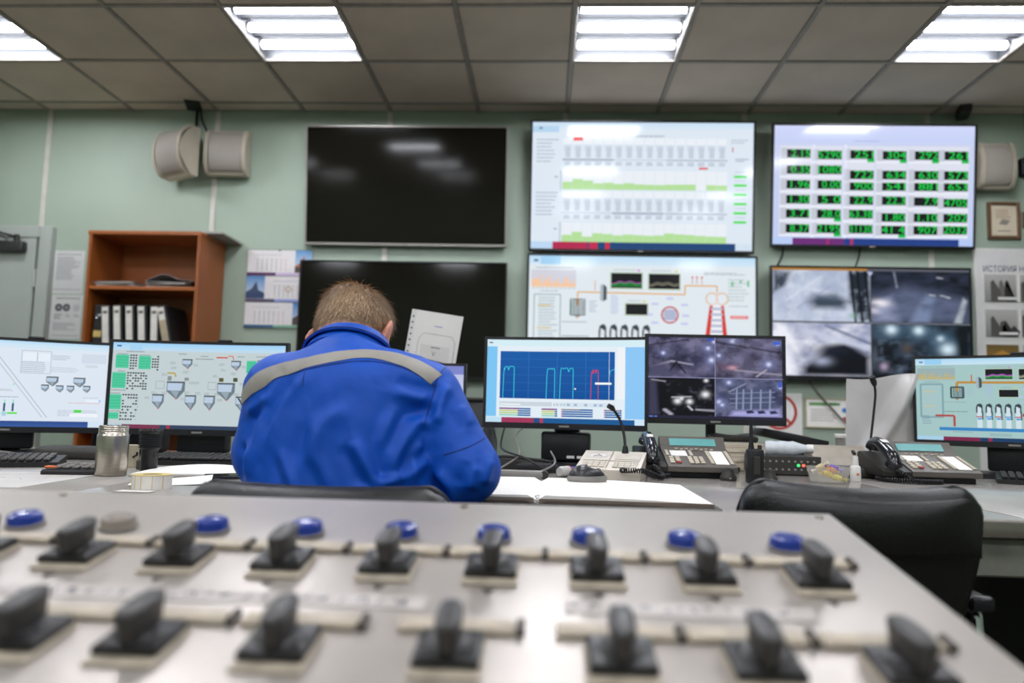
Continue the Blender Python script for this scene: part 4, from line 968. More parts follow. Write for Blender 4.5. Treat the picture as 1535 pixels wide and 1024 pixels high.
O('cell_body', MB().add(g_cyl(.013, .026, 16, bev=.002)), mat('dark_metal', '6a6258', rough=.35, metal=.7), t); O('cell_tip', MB().add(g_cyl(.006, .004, 10), T(0, 0, .026)), M_STEEL, t)
t = thing('beige_carton', 'narrow beige carton standing behind the steel jar', 'carton', (-1.197, 2.13, DZ), 8)
O('carton_body', MB().box((0, 0, .032), (.05, .03, .064), .002, 1), mat('beige_card', 'a89f88'), t); O('carton_handle', MB().add(g_tube([(.02, -.017, .03), (.035, -.03, .036), (.036, -.03, .045)], .003, 6)), M_BLACKPL, t)

t = thing('label_roll', 'roll of white labels on yellow backing at the front edge of the desk', 'label roll', (-.845, 1.605, DZ))
O('roll_body', MB().add(g_lathe([(.020, .001), (.0395, .0), (.0395, .030), (.020, .030), (.020, .001)], 40)), mat('label_white', 'efeae0', rough=.5), t, ang=40)
O('yellow_edge', MB().add(g_lathe([(.0395, .0292), (.0402, .0292), (.0402, .0306), (.0195, .0306), (.0195, .029)], 40)), mat('yellow_backing', 'd9c27a'), t)
seams = MB()
for a_ in (-150, -118, -95, -62, -30): seams.box((.0397*math.cos(R(a_)), .0397*math.sin(R(a_)), .015), (.0012, .0012, .028), rot=RZ(a_))
O('label_seams', seams, mat('yellow_backing'), t)
O('loose_tail', MB().add(g_grid(lambda u, v: (-.036+.074*u, -.050-.035*v*1.0+.0, .0006+.0008*v), 4, 2, .0006)), mat('label_white'), t)
t = thing('note_sheet', 'curled white note sheet under the label roll', 'paper', (-.865, 1.735, DZ), 22)
O('paper', MB().add(g_grid(lambda u, v: ((u-.5)*.17, (v-.5)*.14, .0012+.010*abs(u-.4)**2+.008*v*v*u), 8, 6, .0008)), M_PAPER, t)
t = thing('diagram_sheet', 'large pale diagram sheet spread on the left part of the desk', 'paper', (-1.42, 1.70, DZ), 4)
O('paper', MB().box((0, 0, .0006), (.62, .36, .001)), mat('pale_diagram_paper', 'cfcac3', rough=.4, var=.08, vscale=9), t)
a = Art(.62, .36, .0001); r = random.Random(3)
for k in range(26):
    u, v = r.uniform(.05, .85), r.uniform(.08, .9); a.line([(u, v), (u+r.uniform(.03, .12), v+r.uniform(-.04, .04)), (u+r.uniform(.08, .16), v+r.uniform(-.1, .1))], .0016, '8c8985', 2)
p = a.build('printing', M_PRINT, t); p.rotation_euler = (R(-90), 0, 0); p.location = (0, 0, .0013)
t = thing('notebook_sheets', 'white open folder of sheets left of the seated man', 'folder', (-.90, 1.98, DZ), 10)
O('folder_cover', MB().box((0, 0, .003), (.31, .22, .006), .001, 1), mat('folder_grey', 'b5b0a8'), t)
O('paper', MB().add(g_grid(lambda u, v: ((u-.5)*.30, (v-.5)*.21, .0085+.010*math.sin(PI*min(1, u*1.1))*v), 12, 6, .002)), M_PAPER, t)
t = thing('smartphone', 'black smartphone lying by the left arm of the seated man', 'phone', (-.775, 1.90, DZ), -48)
O('phone_body', MB().box((0, 0, .0045), (.076, .155, .009), .004), mat('phone_blue_black', '16181f', rough=.2), t); O('phone_glass', MB().box((0, 0, .0092), (.070, .149, .001)), M_TVOFF, t)

# open ledger
led = thing('open_ledger', 'large open ledger with blank white pages beside the seated man', 'book', (-.01, 1.735, DZ), -1)
O('cover', MB().box((0, -.02, .0025), (.72, .44, .005), .001, 1), mat('ledger_cover', '4a433c'), led)
def page(sx):
    def f(u, v):
        x = u*.345; return (sx*x if sx > 0 else -(.345-x), -.235+.42*v, .006+.0145*(1-((x if sx > 0 else .345-x)/.345)**2*.55)*min(1, (x if sx > 0 else .345-x)/.02+.35))
    return f
M_PAGE = mat('ledger_page', 'f4f0e8', rough=.6, var=.02)
for sx in (-1, 1):
    O('page_block', MB().add(g_grid(page(sx), 20, 4, .011)), [M_PAGE], led)
edges_ = MB()
for k in range(5): edges_.box((-.175, -.2362, .0065+.0022*k), (.34, .0012, .0008)).box((.175, -.2362, .0065+.0018*k), (.34, .0012, .0008))
O('page_edges', edges_, mat('brown_page_edge', '8f7d70'), led, kind='stuff')
O('binding_thread', MB().add(g_tube(smooth_path([(-.006, -.237, .004), (.004, -.240, .012), (-.003, -.238, .019), (.006, -.236, .021)]), .0012, 5)).add(g_tube(smooth_path([(.004, -.237, .003), (-.004, -.240, .010), (.006, -.238, .018)]), .0012, 5)), M_WHITE, led)
a = Art(.3, .1, .0002); a.words(.35, .3, .75, .42, 1, '8a8a94', seed=3, ragged=0)
p = a.build('handwriting', M_PRINT, led); p.rotation_euler = (R(-90), 0, 0); p.location = (-.17, .13, .0215)
mouse('black and grey mouse resting on the open ledger', .105, 1.855, DZ+.0195, -62, mat('mouse_dark', '2f2f30', rough=.3), M_GREYPL)

# intercom box with gooseneck
t = thing('intercom', 'cream intercom box with round emblem and a black gooseneck microphone', 'intercom', (.178, 2.165, DZ), -14)
W_, D_ = .185, .17
wedge = lambda pr, w0: (g_prism(pr, w0), T(-w0/2, 0, 0) @ Matrix(((0, 0, 1, 0), (1, 0, 0, 0), (0, 1, 0, 0), (0, 0, 0, 1))))
O('intercom_case', MB().add(*wedge([(0, 0), (D_, 0), (D_+.004, .066), (D_-.004, .072), (.006, .030), (0, .026)], W_)), mat('intercom_cream', 'd5ccbc', rough=.4, var=.04), t)
face = T(0, .004, .0295) @ RX(math.degrees(math.atan2(.042, .16)))
O('face_groove', MB().box((-.006, .083, .0012), (.003, .150, .001)).box((0, .070, .0012), (.165, .002, .001)), mat('groove', '9a8f80'), t).matrix_local = face
kb = MB()
for sx in (-1, 1):
    for i in range(4):
        for j in range(3): kb.box((sx*.046-.027+.018*i, .016+.017*j, .002), (.015, .013, .004), .001, 1)
O('touch_keys', kb, mat('intercom_keys', 'cdc4b4'), t, kind='stuff').matrix_local = face
O('blank_window', MB().box((.045, .115, .001), (.075, .06, .0016), .0005, 1), mat('intercom_keys'), t).matrix_local = face
O('emblem', MB().add(g_lathe([(0, .002), (.021, .002), (.022, 0)], 28), T(-.045, .115, 0) @ SC(1.5, 1, 1)), mat('emblem_white', 'e4dfd6'), t).matrix_local = face
em = Art(.06, .04); em.line([(.05, .5)]+[(.5-.45*math.cos(k*PI/12), .5-.42*math.sin(k*PI/12)) for k in range(25)]+[(.05, .5)], .0012, '9a9a98', 2); em.disc(.5, .38, .004, 'c2563e', 3, 10); em.poly([(.25, .62), (.45, .5), (.45, .64)], '4f7ab0', 3); em.poly([(.52, .62), (.6, .5), (.75, .62)], '58a06a', 3); em.rect(.25, .66, .72, .71, '4a5a80', 3)
p = em.build('emblem_print', M_PRINT, t); p.matrix_local = face @ T(-.045, .115, .0024) @ RX(-90)
O('microphone_gooseneck', MB().add(g_tube(smooth_path([(.030, D_-.02, .062), (.030, D_-.02, .078), (.025, D_-.01, .12), (.012, D_-.005, .165), (-.008, D_-.015, .20)]), .0042, 8)).add(g_cyl(.012, .03, 12, .007), T(.030, D_-.02, .060)), M_BLACKPL, t)
O('microphone_tip', MB().add(g_tube([(-.006, D_-.014, .196), (-.012, D_-.018, .204), (-.022, D_-.026, .210)], [.0055, .0085, .008], 10)), M_BLACKPL, t)
t = thing('glue_tube', 'small white tube with a blue cap lying beside the cream intercom', 'tube', (.062, 2.215, DZ), 52)
O('tube_body', MB().add(g_lathe([(0, 0), (.012, .0), (.0155, .01), (.0155, .045), (.012, .055), (0, .055)], 16), T(-.03, 0, .0156) @ RY(90)), mat('tube_silver', 'c4c2be', rough=.3), t)
O('blue_cap', MB().add(g_cyl(.0125, .022, 14), T(.025, 0, .0156) @ RY(90)), mat('blue_plastic', '2d4fae'), t)
O('red_band', MB().add(g_cyl(.0158, .006, 16), T(.010, 0, .0158) @ RY(90)), mat('red_plastic', 'b3413c'), t)

# telephones
M_PHONE = mat('phone_grey', '5b554e', rough=.45, var=.06); M_PHONED = mat('phone_dark', '26241f', rough=.4); M_HAND = mat('handset_black', '15171c', rough=.22, coat=.3)
M_BTN = mat('phone_buttons', 'd3c9b4', rough=.5); M_LCD = mat('phone_lcd', '6fb0ae', rough=.15, var=.08)
def telephone(label, x, y, rz, cord):
    t = thing('desk_telephone', label, 'telephone', (x, y, DZ), rz, 'large desk telephones')
    w_, d_ = .205, .205
    prof = [(0, .020), (.01, .016), (d_, .016), (d_, .112), (d_-.018, .1185), (d_-.054, .0825), (.008, .038), (0, .034)]
    O('phone_body', MB().add(*wedge(prof, w_)), M_PHONE, t).location = (.0425, 0, 0)
    O('cradle', MB().add(*wedge([(.002, .018), (d_-.01, .018), (d_-.01, .080), (d_-.03, .086), (.01, .034), (.002, .032)], .083)), M_PHONED, t).location = (-.103, 0, 0)
    O('foot', MB().box((.02, .10, .008), (.24, .15, .016), .003, 1), M_BLACKPL, t)
    sl = math.degrees(math.atan2(.0445, .143)); F = T(.0425, .008, .0385) @ RX(sl)
    O('display', MB().box((0, 0, .0005), (.145, .030, .002)), M_LCD, t).matrix_local = T(.0425, d_-.036, .1005) @ RX(45)
    kb = MB()
    for i in range(8): kb.box((-.055+.0155*i, .138-.005*(i % 2), .002), (.010, .004, .004), .001, 1)
    for i in range(3):
        for j in range(4): kb.box((-.028+.017*i, .016+.0145*j, .0025), (.0125, .009, .005), .001, 1)
    for i in range(2):
        for j in range(4): kb.box((-.085+.019*i, .016+.0145*j, .0025), (.014, .008, .005), .001, 1)
    for j in range(5):
        kb.box((-.091, .080+.0092*j, .0022), (.010, .006, .004), .001, 1)
        kb.box((-.018, .080+.0092*j, .0022), (.010, .006, .004), .001, 1)
    for j in range(12):
        kb.box((.034, .016+.0092*j, .0022), (.011, .0055, .004), .001, 1); kb.box((.092, .016+.0092*j, .0022), (.011, .0055, .004), .001, 1)
    O('keypad', kb, M_BTN, t, kind='stuff').matrix_local = F
    O('red_key', MB().box((-.066, .016, .0035), (.0145, .0085, .005), .001, 1), mat('red_plastic'), t).matrix_local = F
    O('paper_label', MB().box((.063, .066, .0008), (.040, .112, .0016)), M_PAPER, t).matrix_local = F
    O('paper_label', MB().box((-.055, .099, .0008), (.050, .046, .0016)), M_PAPER, t).matrix_local = F
    H = T(-.103, .015, .038) @ RX(18.5)
    hp = [(0, .010, .012), (0, .03, .030), (0, .07, .036), (0, .115, .038), (0, .150, .032), (0, .172, .014)]
    h = O('handset', MB().add(g_tube(smooth_path(hp, 5), [.017]+[.0175]*24+[.018], 12), SC(1.12, 1, 1)).add(g_cyl(.026, .018, 20, .024, bev=.003), T(0, .020, .004)).add(g_cyl(.026, .018, 20, .024, bev=.003), T(0, .160, .006)), M_HAND, t); h.matrix_local = H
    lb = O('handset_label', MB().box((0, .095, .0565), (.020, .024, .001)), M_WHITE, t); lb.matrix_local = H
    # coiled cord
    P = smooth_path(cord, 26); tot = sum((b-a_).length for a_, b in zip(P, P[1:])); N_ = int(tot/.00085)
    L_ = [0]
    for a_, b in zip(P, P[1:]): L_.append(L_[-1]+(b-a_).length)
    path = []; turns = tot/.0065
    for k in range(N_+1):
        s_ = tot*k/N_; i = min(max(np.searchsorted(L_, s_)-1, 0), len(P)-2); f_ = (s_-L_[i])/max(1e-9, L_[i+1]-L_[i]); c = P[i].lerp(P[i+1], f_); d = (P[i+1]-P[i]).normalized()
        u = d.cross(Vector((0, 0, 1))); u = u.normalized() if u.length > .1 else Vector((1, 0, 0)); v_ = d.cross(u); a_ = 2*PI*turns*k/N_
        path.append(c+(u*math.cos(a_)+v_*math.sin(a_))*.0062)
    O('coiled_cord', MB().add(g_tube(path, .0019, 5)), M_BLACKPL, t)
    return t
telephone('grey desk telephone with green display between the intercom and the handheld radio', .428, 2.275, 0,
          [(-.103, .002, .034), (-.100, -.030, .030), (-.085, -.06, .012), (-.10, -.10, .009), (-.15, -.15, .028), (-.205, -.14, .028), (-.20, -.105, .027), (-.15, -.09, .026), (-.11, -.05, .009), (-.06, -.02, .009)])
telephone('grey desk telephone with green display behind the empty right chair', 1.165, 2.33, 0,
          [(-.103, .002, .034), (-.095, -.025, .025), (-.07, -.03, .009), (.0, -.05, .009), (-.06, -.06, .009), (-.12, -.03, .009), (-.145, .05, .009)])

# radio, amplifier and the clutter round them
t = thing('handheld_radio', 'black handheld radio standing in front of the middle telephone', 'radio', (.592, 2.165, DZ), 4)
O('radio_body', MB().box((0, 0, .048), (.046, .030, .096), .006), M_BLACKPL, t); O('radio_knob', MB().add(g_cyl(.006, .012, 10), T(.014, 0, .095)), M_DARKPL, t)
O('antenna', MB().add(g_tube([(-.010, 0, .095), (-.010, 0, .115), (-.010, 0, .18)], [.0085, .006, .004], 10)), M_BLACKPL, t); O('belt_clip', MB().box((0, -.017, .05), (.018, .005, .05), .002, 1), M_DARKPL, t)
for lb_, x, y in (('black charging cup left of the handheld radio', .535, 2.235), ('black charging cup right of the handheld radio', .652, 2.235)):
    t = thing('charging_cup', lb_, 'charger', (x, y, DZ), 0, 'charging cups by the handheld radio')
    O('cup_body', MB().add(g_lathe([(0, 0), (.022, 0), (.024, .004), (.024, .012), (.017, .022), (.016, .034), (.013, .035), (.012, .02), (0, .02)], 20)), M_DARKPL, t); O('cup_light', MB().box((0, -.0235, .008), (.006, .004, .004)), M_GREYPL, t)
amp = thing('amplifier', 'black amplifier with a green and a red light beside the handheld radio', 'amplifier', (.79, 2.50, DZ))
O('amplifier_case', MB().box((0, .07, .033), (.205, .15, .058), .003, 1), M_BLACKPL, amp); O('front_panel', MB().box((0, -.006, .033), (.207, .006, .060), .002, 1), M_DARKPL, amp)
O('green_light', MB().add(g_cyl(.0045, .004, 12), T(.030, -.009, .034) @ RX(90)), mat('green_led', '38e070', emit=2.2, var=0), amp); O('red_light', MB().add(g_cyl(.0045, .004, 12), T(.046, -.009, .034) @ RX(90)), mat('red_led', 'ff5a48', emit=2.2, var=0), amp)
mb = MB()
for i in range(9):
    for j in range(2): mb.add(g_cyl(.0035, .003, 8), T(-.08+.02*i, -.009, .02+.026*j) @ RX(90))
O('small_sockets', mb, M_GREYPL, amp, kind='stuff'); O('rubber_feet', MB().box((0, .07, .002), (.19, .13, .004)), M_BLACKPL, amp)
t = thing('plastic_bottle', 'crumpled clear plastic bottle lying on the black amplifier', 'bottle', (.80, 2.545, DZ+.062), -14)
O('bottle_body', MB().add(g_lathe([(0, 0), (.022, .003), (.024, .02), (.021, .035), (.024, .05), (.022, .075), (.024, .09), (.015, .12), (.012, .135), (0, .135)], 16), T(-.07, 0, .0245) @ RY(90)), mat('clear_bottle', 'e6ecf0', rough=.15, var=.1, vscale=40, alpha=.8), t)
O('bottle_cap', MB().add(g_cyl(.0145, .02, 16), T(.062, 0, .0245) @ RY(90)), M_WHITE, t)
t = thing('paper_stack', 'stack of buff papers behind the middle telephone', 'papers', (.72, 2.745, DZ), 6)
for k in range(6): O('paper', MB().box((.004*(k % 3-1), .003*(k % 2), .008+.0155*k), (.24, .16, .0145), .001, 1), mat('buff_paper', 'cbbfa9'), t)
t = thing('dark_handset', 'dark cordless handset lying on the buff papers', 'phone', (.665, 2.72, DZ+.093), 8)
O('handset_body', MB().add(g_tube([(-.09, 0, .014), (-.06, 0, .020), (.0, 0, .016), (.06, 0, .020), (.09, 0, .014)], [.012, .016, .013, .017, .012], 12), SC(1, 1.3, 1)), M_DARKPL, t); O('key_strip', MB().box((0, 0, .029), (.06, .02, .004), .002, 1), M_GREYPL, t)
t = thing('black_case', 'long black equipment case on the desk behind the amplifier', 'case', (.96, 2.83, DZ))
O('case_body', MB().box((0, 0, .045), (.32, .14, .09), .005), M_BLACKPL, t); O('case_latch', MB().box((0, -.072, .05), (.04, .005, .02), .002, 1), M_GREYPL, t)
t = thing('black_binder', 'black binder with a dull red label tilted on the black case', 'binder', (.895, 2.82, DZ+.0905), 4)
t.rotation_euler = (0, R(10), R(4))
O('binder_cover', MB().box((.0, 0, .024), (.24, .12, .028), .004), M_BLACKPL, t); O('red_label', MB().box((-.01, -.01, .0385), (.12, .09, .001)), mat('dull_red_label', '6b4744'), t)
t = thing('sweet_dish', 'clear plastic dish with wrapped sweets in front of the amplifier', 'dish', (.832, 2.265, DZ), 0)
mb = MB().add(g_lathe([(0, .002), (.050, .002), (.0625, .046), (.0605, .046), (.0485, .004), (0, .004)], 32))
O('dish_bowl', mb, mat('clear_plastic', 'd8d4ca', rough=.12, var=.04, alpha=.26), t)
def sweet(label, x, y, z, rz, c1, c2, tilt=15):
    q = thing('wrapped_sweet', label, 'sweet', (x, y, z), rz, 'sweets in the clear dish'); q.rotation_euler = (R(10), R(tilt), R(rz))
    O('sweet_body', MB().add(g_lathe([(0, 0), (.008, .003), (.0095, .014), (.008, .025), (0, .028)], 12), T(-.014, 0, 0) @ RY(90)), mat('sweet_'+c1, c1, rough=.25), q)
    for s in (-1, 1): O('wrapper_twist', MB().add(g_lathe([(.002, 0), (.007, .012), (.0075, .013), (.0, .006)], 8), T(s*.013, 0, 0) @ RY(90*s)), mat('sweet_'+c2, c2, rough=.25), q)
sweet('gold and white twisted sweet at the left of the dish', .805, 2.255, DZ+.045, 150, 'd8c9a0', 'e8e0cc', 35)
sweet('yellow wrapped sweet at the front of the dish', .822, 2.245, DZ+.026, 20, 'e3c92c', 'd6b43a')
sweet('purple wrapped sweet at the back of the dish', .850, 2.270, DZ+.042, -35, '6a4fae', '7f68c0')
sweet('orange wrapped sweet in the middle of the dish', .842, 2.258, DZ+.036, 40, 'd88a3c', 'e0a860')
sweet('yellow wrapped sweet at the right of the dish', .848, 2.242, DZ+.016, -10, 'e6d544', 'd2c03c')
t = thing('dropper_bottle', 'small white dropper bottle with an orange dot right of the sweet dish', 'bottle', (.938, 2.335, DZ))
O('bottle_body', MB().add(g_lathe([(0, 0), (.0145, 0), (.0155, .002), (.0155, .040), (.013, .046), (.008, .048), (0, .048)], 24)), M_WHITE, t); O('bottle_cap', MB().add(g_cyl(.0095, .028, 16, .008), T(0, 0, .047)), M_WHITE, t); O('orange_dot', MB().add(g_cyl(.004, .001, 12), T(.001, -.0152, .022) @ RX(90)), mat('orange_plastic'), t)
t = thing('grey_console_box', 'sloping beige-grey equipment box behind the sweet dish', 'box', (1.02, 2.62, DZ))
O('box_body', MB().add(*wedge([(0, 0), (.13, 0), (.13, .085), (.09, .095), (0, .03)], .19)), mat('beige_grey', 'a59c8e'), t); O('box_switch', MB().box((.05, .055, .072), (.012, .02, .01), .002, 1, rot=RX(33)), M_BLACKPL, t)
t = thing('dark_tray', 'dark rounded tray lying in front of the beige-grey box', 'tray', (1.00, 2.53, DZ), -6)
O('tray_body', MB().box((0, 0, .016), (.19, .12, .032), .012), M_DARKPL, t); O('tray_inset', MB().box((0, 0, .0325), (.15, .08, .002), .001, 1), M_BLACKPL, t)
t = thing('tape_dispenser', 'white-capped grey cylinder standing left of the right-hand telephone', 'container', (1.045, 2.70-.02, DZ+.0955))
t.location = (1.045, 2.725, DZ+.0905)
O('cylinder_body', MB().add(g_cyl(.016, .030, 18)), M_GREYPL, t); O('white_cap', MB().add(g_cyl(.020, .014, 20, bev=.003), T(0, 0, .030)), M_WHITE, t)
t = thing('gooseneck_microphone', 'black gooseneck microphone standing behind the right-hand telephone', 'microphone', (1.085, 2.575, DZ))
O('microphone_base', MB().add(g_lathe([(0, 0), (.035, 0), (.035, .01), (.015, .018), (.010, .04), (0, .04)], 20)), M_BLACKPL, t)
O('gooseneck', MB().add(g_tube(smooth_path([(0, 0, .03), (.0, 0, .10), (.012, 0, .20), (.018, -.005, .27), (.012, -.012, .31)]), .0042, 8)), M_BLACKPL, t)
O('microphone_head', MB().add(g_tube([(.014, -.011, .30), (.010, -.014, .312), (.0, -.022, .33)], [.006, .010, .0095], 12)), M_BLACKPL, t)
def wavy(u, v):
    k = math.exp(-((u-.25-.55*v)/.11)**2)
    return ((u-.5)*.27-.05*max(0, .5-v)*(1-u), .03*math.sin(u*5+v*2)*v+.05*(1-v)-.05*k, .002+.335*v*(1+.05*u-.02*math.sin(u*7)))
tag(O('plastic_sheet', MB().add(g_grid(wavy, 50, 50, .0015)), mat('grey_film', 'dcd9d6', rough=.18, var=.08, vscale=7, bump=.6, bscale=11, alpha=.9), loc=(1.245, 2.80, DZ)), 'crumpled grey plastic sheet standing behind the right-hand telephone', 'sheet')
t = thing('yellow_marker', 'yellow block standing under the right-hand monitor', 'marker', (1.62, 2.53, DZ))
O('marker_body', MB().box((0, 0, .035), (.03, .03, .07), .006), mat('yellow_plastic', 'e8b42a'), t); O('marker_base', MB().box((0, 0, .003), (.036, .036, .006), .002, 1), M_DARKPL, t)

# power strip, adaptor and tangled leads
t = thing('cable_tray', 'low grey plastic strip lying behind the open ledger', 'strip', (-.085, 2.125, DZ), -3)
O('strip_body', MB().box((0, 0, .011), (.17, .032, .022), .006), M_GREYPL, t); O('strip_end', MB().add(g_cyl(.011, .03, 14), T(.086, .015, .011) @ RX(90)), M_DARKPL, t)
t = thing('power_adaptor', 'flat black power adaptor among the leads left of the trend monitor', 'adaptor', (-.10, 2.47, DZ), 6)
O('adaptor_body', MB().box((0, 0, .017), (.20, .07, .034), .005), M_DARKPL, t); O('adaptor_lead', MB().add(g_tube([(.10, 0, .017), (.14, .01, .012), (.17, .03, .006)], .005, 6)), M_CABLE, t)
t = thing('junction_box', 'second black box under the leads, nearer the blue trend monitor', 'box', (-.02, 2.36, DZ), -8)
O('box_body', MB().box((0, 0, .012), (.13, .05, .024), .004), M_BLACKPL, t); O('box_lid', MB().box((0, 0, .025), (.11, .035, .003), .001, 1), M_DARKPL, t)
leads = [([(-.20, 2.75, .93), (-.17, 2.60, .86), (-.16, 2.50, .81), (-.12, 2.42, .812), (.02, 2.40, .80), (.06, 2.46, .776)], .005, M_CABLE, 'thick black lead sweeping down beside the trend monitor'),
         ([(-.14, 2.72, .92), (-.15, 2.60, .85), (-.13, 2.44, .83), (-.06, 2.32, .815), (.0, 2.30, .785), (.02, 2.40, .80)], .0035, M_CABLE, 'thin black lead looping over the adaptor'),
         ([(-.08, 2.74, .90), (-.10, 2.55, .87), (-.08, 2.38, .82), (-.14, 2.26, .775), (-.04, 2.22, .775), (.03, 2.30, .80), (.02, 2.45, .83)], .003, M_GREYCABLE, 'thin grey lead looping onto the desk behind the ledger'),
         ([(-.22, 2.72, .90), (-.235, 2.5, .85), (-.20, 2.36, .80), (-.17, 2.30, .776)], .004, M_GREYCABLE, 'pale grey lead hanging at the left of the trend monitor')]
for pts, rr, m, lb_ in leads: tag(O('power_lead', MB().add(g_tube(smooth_path(pts), rr, 7)), m), lb_, 'cable', 'leads behind the open ledger')
for pts, lb_ in (([(-1.50, 2.80, .86), (-1.46, 2.55, .83), (-1.40, 2.38, .79), (-1.28, 2.32, .775), (-1.20, 2.40, .774)], 'black lead curling behind the steel jar'), ([(-1.95, 2.20, .84), (-1.80, 2.10, .80), (-1.72, 2.08, .775), (-1.62, 2.18, .80), (-1.5, 2.2, .774)], 'pale lead arching behind the left keyboard'), ([(-.95, 2.75, .85), (-.90, 2.58, .82), (-.82, 2.50, .79), (-.70, 2.52, .775)], 'black lead under the hopper monitor')):
    tag(O('monitor_lead', MB().add(g_tube(smooth_path(pts), .004, 7)), M_GREYCABLE if 'pale' in lb_ else M_CABLE), lb_, 'cable')
t = thing('black_bag', 'soft black bag on the desk behind the left keyboard', 'bag', (-1.52, 2.72, DZ), 10)
O('bag_body', MB().box((0, 0, .05), (.24, .14, .10), .03, 4), mat('black_cloth', '121212', rough=.9), t); O('bag_strap', MB().add(g_tube(smooth_path([(-.08, -.05, .095), (-.03, -.08, .12), (.05, -.07, .11), (.09, -.04, .09)]), .006, 6)), M_CABLE, t)
t = thing('grey_pouch', 'flat grey pouch on the desk between the jar and the left keyboard', 'pouch', (-1.50, 2.40, DZ), 8)
O('pouch_body', MB().box((0, 0, .02), (.26, .12, .04), .016, 3), M_DARKPL, t); O('pouch_zip', MB().box((0, -.045, .037), (.2, .004, .004)), M_GREYPL, t)

# ------------------------------------------------------------------ office chairs
def ring_loft(rings, n=36, e=4.0):
    v, f = [], []
    for (cx, cy, cz, a_, b_) in rings:
        for i in range(n):
            th = 2*PI*i/n; c, s = math.cos(th), math.sin(th)
            v.append(Vector((cx+a_*math.copysign(abs(c)**(2/e), c), cy+b_*math.copysign(abs(s)**(2/e), s), cz)))
    m = len(rings)
    for j in range(m-1):
        for i in range(n): f.append((j*n+i, j*n+(i+1) % n, (j+1)*n+(i+1) % n, (j+1)*n+i))
    f += [tuple(range(n))[::-1], tuple(range((m-1)*n, m*n))]
    return v, f
M_PIPE = mat('chair_piping', '0a0a0a', rough=.5)
def chair(label, x, y, rz, w_, top, taper, dip, arm_z=.62):
    t = thing('office_chair', label, 'chair', (x, y, 0), rz, 'black office chairs')
    h0 = .50; hw = w_/2
    def prof(q): return hw*(taper+(1-taper)*math.sin(PI/2*min(1, max(0, q)/.82))**1.4)
    rings = []
    for k in range(25):
        q = k/24; z = h0+(top-h0)*q; lean = .05*(1-q)
        e_ = 1-max(0, (q-.90)/.10); cl = math.sqrt(max(0, 1-(1-e_)**2)) if q > .90 else 1
        rings.append((0, lean+.0, z, prof(q)*(.93+.07*cl)+0, .012+.024*cl))
    v, f = ring_loft(rings, 40, 5)
    def bend_(p):
        q = max(0, (p.z-h0)/(top-h0)); ux = p.x/hw
        return Vector((p.x, p.y+.035*ux*ux, p.z+dip*(ux*ux-.5)*q**3-(.030*max(0, abs(ux)-.82)/.18)*q**3))
    v = [bend_(p) for p in v]
    O('backrest', (v, f), M_LEATHER, t, ang=60)
    # upper roll on the rear face and the piping along the rim
    pp = []
    for k in range(33):
        ux = -1+2*k/32; pp.append(bend_(Vector((ux*hw*.985, .018, top-.004 if abs(ux) < .9 else top-.004-.03*((abs(ux)-.9)/.1)**2))))
    side = [bend_(Vector((-prof((z-h0)/(top-h0))*.995, .022, z))) for z in np.linspace(h0+.06, top-.06, 9)]
    side2 = [bend_(Vector((prof((z-h0)/(top-h0))*.995, .022, z))) for z in np.linspace(top-.06, h0+.06, 9)]
    O('piping', MB().add(g_tube(smooth_path(side+pp+side2, 2), .0065, 7)), M_PIPE, t)
    def roll(u, v):
        ux = (u-.5)*1.86; a_ = (v-.5)*PI; p = bend_(Vector((ux*hw*.985, 0, top-.06+.045*math.sin(a_)))); return (p.x, p.y-.030-.016*math.cos(a_)*(1-abs(ux/.94)**6), p.z)
    O('back_roll', MB().add(g_grid(roll, 26, 10, .004)), M_LEATHER, t, ang=60)
    O('front_cushion', MB().add(ring_loft([(0, .058+.05*(1-k/10), h0+.03+(top-h0-.06)*k/10, prof(k/10)*.88, .020*math.sin(PI*min(.95, max(.05, k/10)))+.006) for k in range(11)], 30, 4)), M_LEATHER, t, ang=60)
    O('seat', MB().box((0, .30, .445), (.43, .45, .09), .035, 4), M_LEATHER, t)
    for s in (-1, 1):
        p = [(s*.18, .10, .42), (s*.212, .10, .46), (s*.215, .11, arm_z-.04), (s*.215, .14, arm_z-.012), (s*.215, .33, arm_z-.012), (s*.215, .37, arm_z-.05), (s*.212, .37, .46), (s*.18, .36, .42)]
        r_ = O('arm_frame', MB().add(g_tube(smooth_path(p, 5), .011, 10)), M_CHROME, t)
        O('arm_pad', MB().box((s*.215, .225, arm_z+.008), (.036, .26, .020), .007, 3), mat('arm_pad_metal', '9fa6a8', rough=.22, metal=.9), t)
        O('arm_end', MB().box((s*.215, .092, arm_z+.007), (.040, .022, .026), .007, 3), mat('arm_pad_black', '1c1c20', rough=.25), t)
    O('back_bar', MB().add(g_tube(smooth_path([(0, .28, .39), (0, .06, .38), (0, .0, .44), (0, .02, .62)], 5), .018, 8)), M_BLACKPL, t)
    O('gas_column', MB().add(g_cyl(.03, .30, 16), T(0, .28, .10)), M_CHROME, t)
    for k in range(5):
        a_ = 2*PI*k/5+.3; c, s = math.cos(a_), math.sin(a_)
        O('base_leg', MB().add(g_tube([(0, .28, .115), (c*.15, .28+s*.15, .10), (c*.29, .28+s*.29, .075)], [.026, .02, .014], 8)), M_BLACKPL, t)
        O('castor', MB().add(g_cyl(.028, .04, 14), T(c*.29, .28+s*.29, .028) @ RZ(math.degrees(a_)) @ T(0, .02, 0) @ RX(90)).add(g_cyl(.008, .04, 8), T(c*.29, .28+s*.29, .04)), M_BLACKPL, t)
    return t
chair('black leatherette office chair the man in blue sits on', -.352, 1.14, -2, .43, .832, .78, .006, .60)
chair('empty black leatherette office chair at the right of the foreground console', .525, 1.27, -4, .385, .845, .62, .016, .640)

